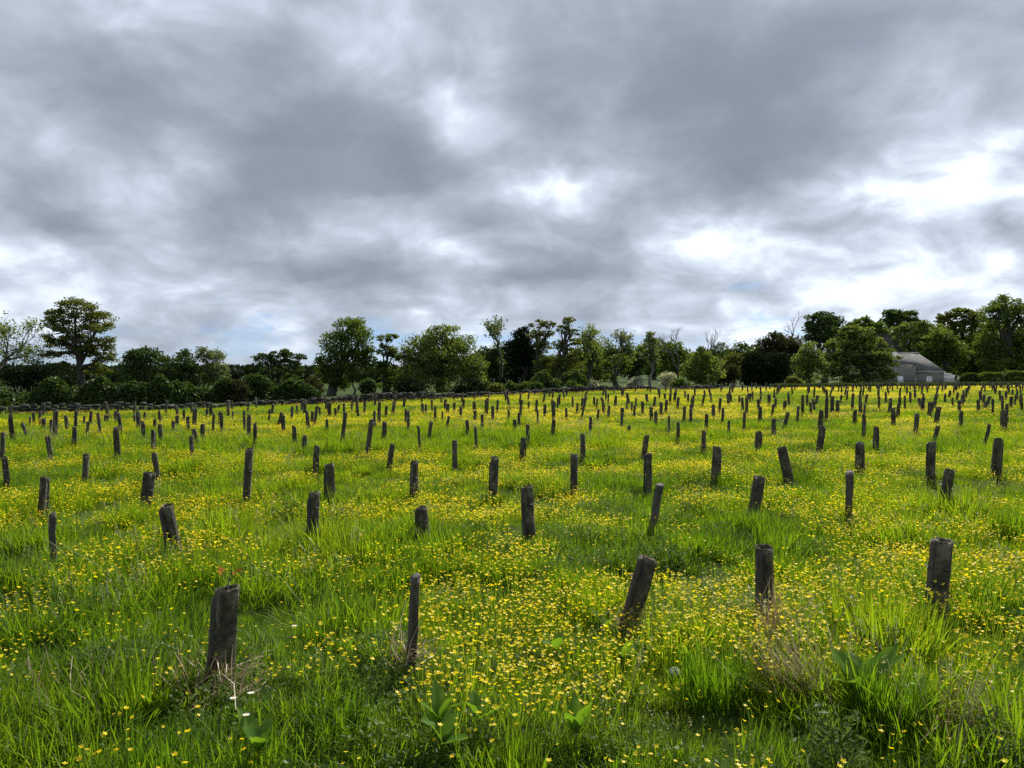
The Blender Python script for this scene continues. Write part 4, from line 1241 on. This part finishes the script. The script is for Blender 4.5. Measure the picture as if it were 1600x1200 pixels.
def stake_mesh(seed, w=.021):
    r_ = np.random.default_rng(seed)
    zs = [-.12, .0, .2, .45, .7, .9, 1.0]
    v = []
    for z in zs:
        o = r_.normal(0, .0022, 2); k = w * (1 + r_.normal(0, .05))
        for (a, b) in ((-1, -.8), (-.8, -1), (.8, -1), (1, -.8), (1, .8), (.8, 1), (-.8, 1), (-1, .8)):
            v.append((a * k + o[0], b * k + o[1], z + (r_.normal(0, .006) + .02 * a if z == 1.0 else 0)))
    q = [[k * 8 + j, k * 8 + (j + 1) % 8, (k + 1) * 8 + (j + 1) % 8, (k + 1) * 8 + j] for k in range(len(zs) - 1) for j in range(8)]
    e = (len(zs) - 1) * 8
    v.append(tuple(np.mean(v[e:e + 8], axis=0)))
    t = [[e + j, e + (j + 1) % 8, e + 8] for j in range(8)]
    return np_mesh('stake', v, q, t, False, [M['stake']])


def tie_mesh():
    mb = MB(); th = np.linspace(0, 2 * np.pi, 17)
    mb.tube(np.stack([.066 * np.cos(th), .066 * np.sin(th), np.zeros(17)], -1), .0035, 4, cap=False)
    return mb.mesh('tie', [M['tie']])


sleeves = [sleeve_mesh(100 + i) for i in range(9)]
stakes = [stake_mesh(200 + i) for i in range(6)]
tie = tie_mesh()


def joined_guard(seed):
    """sleeve with the top of its stake as one mesh, for guards too small to show their parts"""
    mb = MB()
    for me, ox, sz in ((sleeves[seed % 9], 0, 1), (stakes[seed % 6], .058, .95)):
        v = np.zeros(len(me.vertices) * 3); me.vertices.foreach_get('co', v); v = v.reshape(-1, 3) * [1, 1, sz] + [ox, 0, 0]
        mb.add(v, [list(p.vertices) for p in me.polygons if len(p.vertices) == 4], [list(p.vertices) for p in me.polygons if len(p.vertices) == 3], 0 if ox == 0 else 1)
    return mb.mesh('tree_guard', [M['sleeve'], M['stake']])


joined = [joined_guard(i) for i in range(9)]
ORD = ['first', 'second', 'third', 'fourth', 'fifth', 'sixth', 'seventh', 'eighth', 'ninth', 'tenth', 'eleventh', 'twelfth', 'thirteenth', 'fourteenth', 'fifteenth', 'sixteenth', 'seventeenth', 'eighteenth', 'nineteenth', 'twentieth',
       'twenty-first', 'twenty-second', 'twenty-third', 'twenty-fourth', 'twenty-fifth', 'twenty-sixth', 'twenty-seventh', 'twenty-eighth', 'twenty-ninth', 'thirtieth']
ORD += ['thirty-' + o for o in ORD[:9]] + ['fortieth'] + ['forty-' + o for o in ORD[:9]] + ['fiftieth'] + ['fifty-' + o for o in ORD[:9]] + ['sixtieth'] + ['sixty-' + o for o in ORD[:9]]

guards = []       # x, y, height, lean x, lean y, kind, label, width in metres
for g in FRONT + [(*r, 't', None) for r in REST]:
    tx, ty, bx, by, w, kind, lab = g
    hid = .08 if by > 900 else .12 if by > 780 else .165 if by > 640 else .14
    x, y = on_ground(bx, by, hid)
    y = min(y, edge_d(bx) - 1.6); x = (bx - CX) / F * y
    wm = w * y / F
    if lab is None and wm < .062 and by > 650:
        kind = 's'
    h = min(max((by - ty) * y / F + hid, .30), .86)
    lean = (tx - bx) / max(by - ty, 1)
    guards.append([x, y, h, lean, rng.normal(0, .05), kind, lab, wm])
have = np.array([g[:2] for g in guards])
extra = []
for k in range(5, 40):
    d0 = 4.3 + 3.45 * k
    for i in range(-70, 110):
        x = i * 1.17 + rng.normal(0, .12) + (k % 3) * .4
        y = d0 + .31 * x + rng.normal(0, .14)
        if y < 28 or y > float(edge_y(x)) - 1.6 or abs(x) > .72 * y + 1.5 or rng.random() < .24:
            continue
        px, py = to_px(x, y, float(zg(x, y)) + .1)
        if py > 652:
            continue
        hp_ = np.hypot((CX + F * have[:, 0] / have[:, 1]) - px, (HZ + F * (EYE - .1 - zg(have[:, 0], have[:, 1])) / have[:, 1] - py) * 2.5)
        if hp_.min() < 5.5:
            continue
        extra.append([x, y, rng.uniform(.52, .74), rng.normal(.02, .10), rng.normal(0, .08), 't', None, .12])
extra.sort(key=lambda g: g[1])
n_single = 300 - len(guards)
guards_all = guards + extra[:n_single]
for g in guards_all:
    g.append(int(round((g[1] - .31 * g[0] - 4.3) / 3.4)))
rows = {}
for g in guards_all:
    if g[6] is None and abs(g[0]) < g[1] * .70:
        rows.setdefault(max(g[8], 2), []).append(g)
for r, gs in rows.items():
    gs.sort(key=lambda g: g[0] / g[1])
    for i, g in enumerate(gs):
        what = ('thin dark stake' if g[5] == 's' else 'dark tree guard')
        if r >= 12:
            g[6] = 'tiny dark tree guard among the crowded far rows near the field edge'
            continue
        how = ' leaning right' if g[3] > .09 else (' leaning left' if g[3] < -.09 else ' standing upright')
        g[6] = '%s%s, %s from the left in the %s row from the front' % (what, how, ORD[min(i, len(ORD) - 1)], ORD[min(r, len(ORD) - 1)])
outside = set()
for i, (x, y, h, lx, ly, kind, lab, wm, row) in enumerate(guards_all):
    if lab is None:
        lab = 'dark guard just outside the %s side of the picture, %s row%s' % ('right' if x > 0 else 'left', ORD[min(row, 60)], ', leaning right' if lx > .05 else ', leaning left' if lx < -.05 else ', %s one' % ('taller' if h > .6 else 'shorter'))
        if lab in outside:
            continue
        outside.add(lab)
    base = Vector((x, y, float(zg(x, y)) - .01))
    up = Vector((lx, ly, 1)).normalized()
    q = Vector((0, 0, 1)).rotation_difference(up) @ Matrix.Rotation(rng.random() * 6.283 if i > 13 else .5 + .15 * (i % 4), 3, 'Z').to_quaternion()
    grp = 'tree guards planted in rows across the field'
    if kind == 's':
        wk = min(max(wm / .042, .75), 1.5)
        o = link('stake', stakes[i % 6], None, base)
        o.scale = (wk, wk, h)
        tag(o, lab, 'stake', grp)
        o.rotation_mode = 'QUATERNION'; o.rotation_quaternion = q
        continue
    wk = min(max(wm / .118, .72), 1.25)
    if row > 7 or y > 26:
        o = link('tree_guard', joined[i % 9], None, base)
        o.scale = (wk * .95, wk * .95, h)
        tag(o, lab, 'tree guard', grp)
        o.rotation_mode = 'QUATERNION'; o.rotation_quaternion = q
        continue
    o = link('tree_guard', None, None, base)
    o.rotation_mode = 'QUATERNION'; o.rotation_quaternion = q
    tag(o, lab, 'tree guard', grp)
    s = link('sleeve', sleeves[i % 9], o); s.scale = (wk * .86, wk * .86, h)
    st = link('stake', stakes[i % 6], o, (-.058 * wk, .006, 0)); st.scale = (.75, .75, h * rng.uniform(.86, .99))
    t = link('tie', tie, o, (-.012 * wk, 0, h * rng.uniform(.6, .75))); t.scale = (wk * 1.0, wk * .86, 1)


def far_guards():
    mb = MB()
    proto_v = []
    for me in joined:
        v = np.zeros(len(me.vertices) * 3); me.vertices.foreach_get('co', v)
        proto_v.append(v.reshape(-1, 3))
    for i, (x, y, h, lx, ly, *_r) in enumerate(extra[n_single:]):
        th = np.arange(7) / 7 * 6.283
        zz = np.array([-.1, 0, .33, .66, 1.0]) * h
        v = np.concatenate([np.stack([.057 * np.cos(th) * (1 + .1 * rng.normal()) + z * lx, .057 * np.sin(th) + z * ly, np.full(7, z)], -1) for z in zz])
        q = [[k * 7 + j, k * 7 + (j + 1) % 7, (k + 1) * 7 + (j + 1) % 7, (k + 1) * 7 + j] for k in range(4) for j in range(7)]
        v = np.vstack([v, [[h * lx, h * ly, h * .97]]])
        t = [[28 + j, 28 + (j + 1) % 7, 35] for j in range(7)]
        mb.add(v + [x, y, float(zg(x, y))], q, t)
    o = link('far_tree_guards', mb.mesh('far_tree_guards', [M['sleeve']], True))
    tag(o, 'mass of the smallest dark tree guards in the farthest rows', 'tree guards', None, 'stuff')


if len(extra) > n_single:
    far_guards()

# ------------------------------------------------------------------ single plants and odds and ends in the foreground


def big_leaf(L, W, curl, seed):
    """one broad leaf lying along +x, folded at its midrib, with a wavy edge"""
    r_ = np.random.default_rng(seed)
    k = 9; v = []
    for i in range(k):
        t = i / (k - 1)
        w = W * (math.sin(math.pi * min(t * .92 + .06, 1)) ** .75) * (1 - .25 * t)
        z = curl * (t - t * t * .9)
        x = L * t
        wav = .10 * W * math.sin(t * 17 + seed)
        v += [(x, -w, z + .25 * w + wav), (x, -w * .5, z + .10 * w), (x, 0, z), (x, w * .5, z + .10 * w), (x, w, z + .25 * w - wav)]
    q = [[i * 5 + j, (i + 1) * 5 + j, (i + 1) * 5 + j + 1, i * 5 + j + 1] for i in range(k - 1) for j in range(4)]
    return np_mesh('leaf', v, q, None, True, [M['dock']])


dock_leaves = [big_leaf(.17, .040, .03, 1), big_leaf(.14, .036, .05, 2), big_leaf(.20, .045, .02, 3)]
docks = [(690, 1150, 4, .9, 'large dock plant with broad leaves at the bottom, left of the middle'), (745, 1150, 2, .75, 'smaller dock plant just right of the large broad-leaved one'),
         (690, 1195, 3, .9, 'dock leaves at the very bottom edge, left of the middle'), (975, 1050, 3, .9, 'bright yellow-green dock leaf below the strongly leaning guard'),
         (868, 1035, 3, .8, 'dock plant left of the strongly leaning front guard'), (1350, 1105, 6, 1.3, 'dock plant with upright pale leaf beside the dense grass tuft at right'),
         (1578, 1100, 3, 1.0, 'dock leaf plant at the right edge near the bottom'), (950, 1000, 2, .8, 'small dock leaf beside the foot of the leaning front guard'),
         (405, 1195, 3, .9, 'small dock plant at the bottom edge below the straw'), (1585, 990, 3, .8, 'dock plant right of the wide mossy front guard'),
         (900, 1170, 3, .9, 'dock plant at the bottom near the middle of the picture')]
for (px, py, nl, sc, lab) in docks:
    x, y = on_ground(px, py, .05)
    o = link('dock_plant', None, None, (x, y, float(zg(x, y)) + .0))
    tag(o, lab, 'dock plant', 'broad-leaved docks in the grass')
    a0 = rng.random() * 6.28
    for k in range(nl + 1):
        l = link('leaf', dock_leaves[k % 3], o, (0, 0, .10 + .03 * rng.random()))
        l.scale = (sc, sc, sc)
        l.rotation_euler = (rng.normal(0, .3), -rng.uniform(.35, 1.1), a0 + k * 2.1 + rng.normal(0, .3))
    mb = MB()
    for k in range(1):
        limb(mb, (0, 0, -.05), (rng.normal(0, .01), rng.normal(0, .01), .14), .006, .004, 0, 5, k=3)
    link('stem', mb.mesh('stem', [M['dock']]), o)


def weed(px, py, r, h, lab, n=420):
    x, y = on_ground(px, py, .05)
    o = link('bushy_weed', None, None, (x, y, float(zg(x, y)))); tag(o, lab, 'weed', 'grey-green bushy weeds in the grass')
    st, lf = MB(), MB()
    C = []
    for k in range(16):
        a = rng.random() * 6.28; q = r * rng.random() ** .5
        tip = np.array([q * math.cos(a), q * math.sin(a), h * rng.uniform(.55, 1)])
        p = limb(st, (tip[0] * .3, tip[1] * .3, -.03), tip, .004, .0015, 0, 4, k=4)
        t = rng.random(n // 16)
        for tt in t:
            s = p[0] + (tip - p[0]) * (.2 + .8 * tt)
            C.append(s + rng.normal(0, .022, 3))
    lf.leaves(np.array(C), rng.uniform(.012, .026, len(C)), .3, .5)
    link('stem', st.mesh('stem', [M['weed']]), o)['kind'] = 'stuff'; link('foliage', lf.mesh('foliage', [M['weed']]), o)


weed(452, 815, .28, .36, 'grey-green bushy weed left of the tall second-row guard')
weed(530, 815, .24, .26, 'low grey-green weed right of the tall second-row guard')
weed(1385, 1045, .17, .30, 'feathery weed left of the wide mossy front guard', 520)
weed(1310, 1198, .20, .28, 'feathery weed at the bottom edge, right half', 520)
weed(1250, 742, .35, .40, 'bushy weed beside the left-leaning guard at right')
weed(1575, 1195, .2, .26, 'feathery weed in the bottom right corner', 520)
weed(1090, 800, .22, .24, 'dark low weed right of the thin leaning stake')
weed(1300, 670, .5, .38, 'grey-green clump in the far field at right')
weed(130, 850, .22, .24, 'dark tuft of weed right of the thin brown stake', 520)


def straw(px, py, lab, n, R, h, az=None, lean=1.1, spread=.5):
    """bleached dry grass, some of it fallen over"""
    x, y = on_ground(px, py, .05)
    mb = MB()
    for k in range(n):
        a = rng.random() * 6.28 if az is None else az + rng.normal(0, spread)
        b = rng.normal(0, R, 2)
        L = h * rng.uniform(.5, 1.2); ln = abs(rng.normal(lean, .4))
        d_ = np.array([math.cos(a) * math.sin(ln), math.sin(a) * math.sin(ln), max(math.cos(ln), .06)])
        p0 = np.array([b[0], b[1], .04 + .08 * rng.random()])
        p1 = p0 + d_ * L * .6 + rng.normal(0, .012, 3); p2 = p0 + d_ * L + rng.normal(0, .03, 3) - [0, 0, .03 * L]
        w = np.array([-math.sin(a), math.cos(a), .4]) * .0019
        mb.add([p0 - w, p0 + w, p1 - w, p1 + w, p2 - w * .4, p2 + w * .4], [[0, 1, 3, 2], [2, 3, 5, 4]])
    o = link('dry_grass', mb.mesh('dry_grass', [M['straw_plain']]), None, (x, y, float(zg(x, y))))
    tag(o, lab, 'dry grass', None, 'stuff')


M['straw_plain'] = leaf_mat('bleached_straw', [(.16, .10, .055), (.30, .22, .125), (.46, .38, .26)], trans=.2, gloss=.05, patch=.1, tcol=(1.1, 1, .8))
straw(340, 1085, 'dry tan straw around the foot of the nearest guard', 230, .11, .22, None, 1.0)
straw(1262, 1085, 'bleached fallen straw below the split front guard', 210, .10, .34, 2.4, 1.0, .35)
straw(1212, 1010, 'upright pale straw at the foot of the split front guard', 90, .025, .30, None, .25)
straw(100, 1120, 'faded grass stalks at the bottom left', 45, .16, .26, None, .6)
straw(640, 1040, 'brown straw around the thin black front stake', 70, .06, .18, None, .8)
straw(980, 1000, 'brown straw under the leaning front guard', 80, .08, .18, None, .9)
straw(1500, 1150, 'brown withered grass at the bottom right', 160, .15, .22, None, .6)


def stone(px, py, r, lab):
    x, y = on_ground(px, py, .06)
    me = bpy.data.meshes.new('stone')
    import bmesh
    bm = bmesh.new(); bmesh.ops.create_icosphere(bm, subdivisions=3, radius=r)
    for v in bm.verts:
        n = v.co.normalized()
        v.co *= 1 + .16 * math.sin(n.x * 5 + 1) * math.cos(n.y * 4) + .08 * math.sin(n.z * 9 + n.x * 6)
        v.co.z *= .75
    bm.to_mesh(me); bm.free(); me.materials.append(M['pebble'])
    for p in me.polygons:
        p.use_smooth = True
    o = link('stone', me, None, (x, y, float(zg(x, y)) + r * .55))
    tag(o, lab, 'stone')


stone(1055, 1042, .036, 'pale rounded stone in a dark hollow below the leaning front guard')


def daisy(px, py, lab):
    x, y = on_ground(px, py, .2)
    o = link('white_flower', None, None, (x, y, float(zg(x, y)))); tag(o, lab, 'flower', 'white flowers in the grass')
    st, pt, ct = MB(), MB(), MB()
    top = np.array([.01, -.01, .24])
    limb(st, (0, 0, -.02), top, .0018, .0013, 0, 4, k=4)
    for k in range(10):
        a = k * .628; d_ = np.array([math.cos(a), math.sin(a) * .9, .25]); s_ = np.array([-math.sin(a), math.cos(a), 0])
        pt.add([top, top + d_ * .009 + s_ * .0035, top + d_ * .017, top + d_ * .009 - s_ * .0035], [[0, 1, 2, 3]])
    ct.tube([top, top + [0, 0, .004]], [.005, .003], 7)
    link('stem', st.mesh('stem', [M['dock']]), o); link('petals', pt.mesh('petals', [M['white_petal']]), o); link('disc', ct.mesh('disc', [M['petal_plain']]), o)


M['petal_plain'] = leaf_mat('flower_disc', [(.7, .45, .01), (.8, .55, .01)], trans=.2)
daisy(362, 1108, 'white flower nearest the straw at the nearest guard'); daisy(382, 1132, 'larger white flower below right of the nearest guard'); daisy(390, 1100, 'white flower right of the straw at the nearest guard')
daisy(458, 990, 'white flower in the yellow patch right of the nearest guard')


def sapling():
    g = guards_all[0]
    x, y, h = g[0], g[1], g[2]
    bx, by = x + g[3] * h, y + g[4] * h
    o = link('sapling', None, None, (x, y, float(zg(x, y)))); tag(o, 'young sapling with reddish leaves poking out of the nearest guard', 'sapling')
    st = MB(); tip = np.array([bx - x, by - y, h + .03])
    limb(st, (0, 0, 0), tip, .006, .003, 0, 5, k=4)
    link('stem', st.mesh('stem', [M['stake']]), o)
    t1, t2 = MB(), MB()
    a = limb(t1, tip * .985, tip + [.035, 0, .03], .003, .0015, 0, 4, k=3); b = limb(t2, tip * .985, tip + [-.05, .02, .035], .003, .0015, 0, 4, k=3)
    link('twig', t1.mesh('twig', [M['stake']]), o); link('twig', t2.mesh('twig', [M['stake']]), o)
    for c in (a[-1], b[-1]):
        for k in range(4):
            lf = MB(); lf.leaves(np.array([c + rng.normal(0, .012, 3)]), .022, .5, .5)
            link('leaf', lf.mesh('leaf', [M['red_leaf']]), o)


sapling()


def tussock(px, py, n, R, h, lab):
    x, y = on_ground(px, py, .05)
    mb = MB(); blades(mb, n, R, h, .0062, .16, .45, hmin=.5)
    o = link('grass_tussock', mb.mesh('grass_tussock', [M['tussock']]), None, (x, y, float(zg(x, y))))
    tag(o, lab, 'grass tuft', None, 'stuff')


M['tussock'] = leaf_mat('tussock_blades', [(.035, .095, .010), (.065, .15, .012), (.11, .20, .015)], trans=.55, gloss=.015, patch=.1, tcol=(1.9, 1.7, .5))
tussock(1392, 1130, 620, .13, .36, 'dense upright tuft of bright grass at the bottom right beside a dock')
tussock(1115, 1075, 420, .17, .30, 'broad tuft of long grass right of the pale stone')
tussock(255, 1195, 300, .15, .24, 'tuft of long grass at the bottom left edge')
tussock(530, 1130, 300, .15, .24, 'tuft of fine grass at the bottom left of the middle')
tussock(1270, 1010, 300, .18, .28, 'tuft of long grass right of the split front guard')
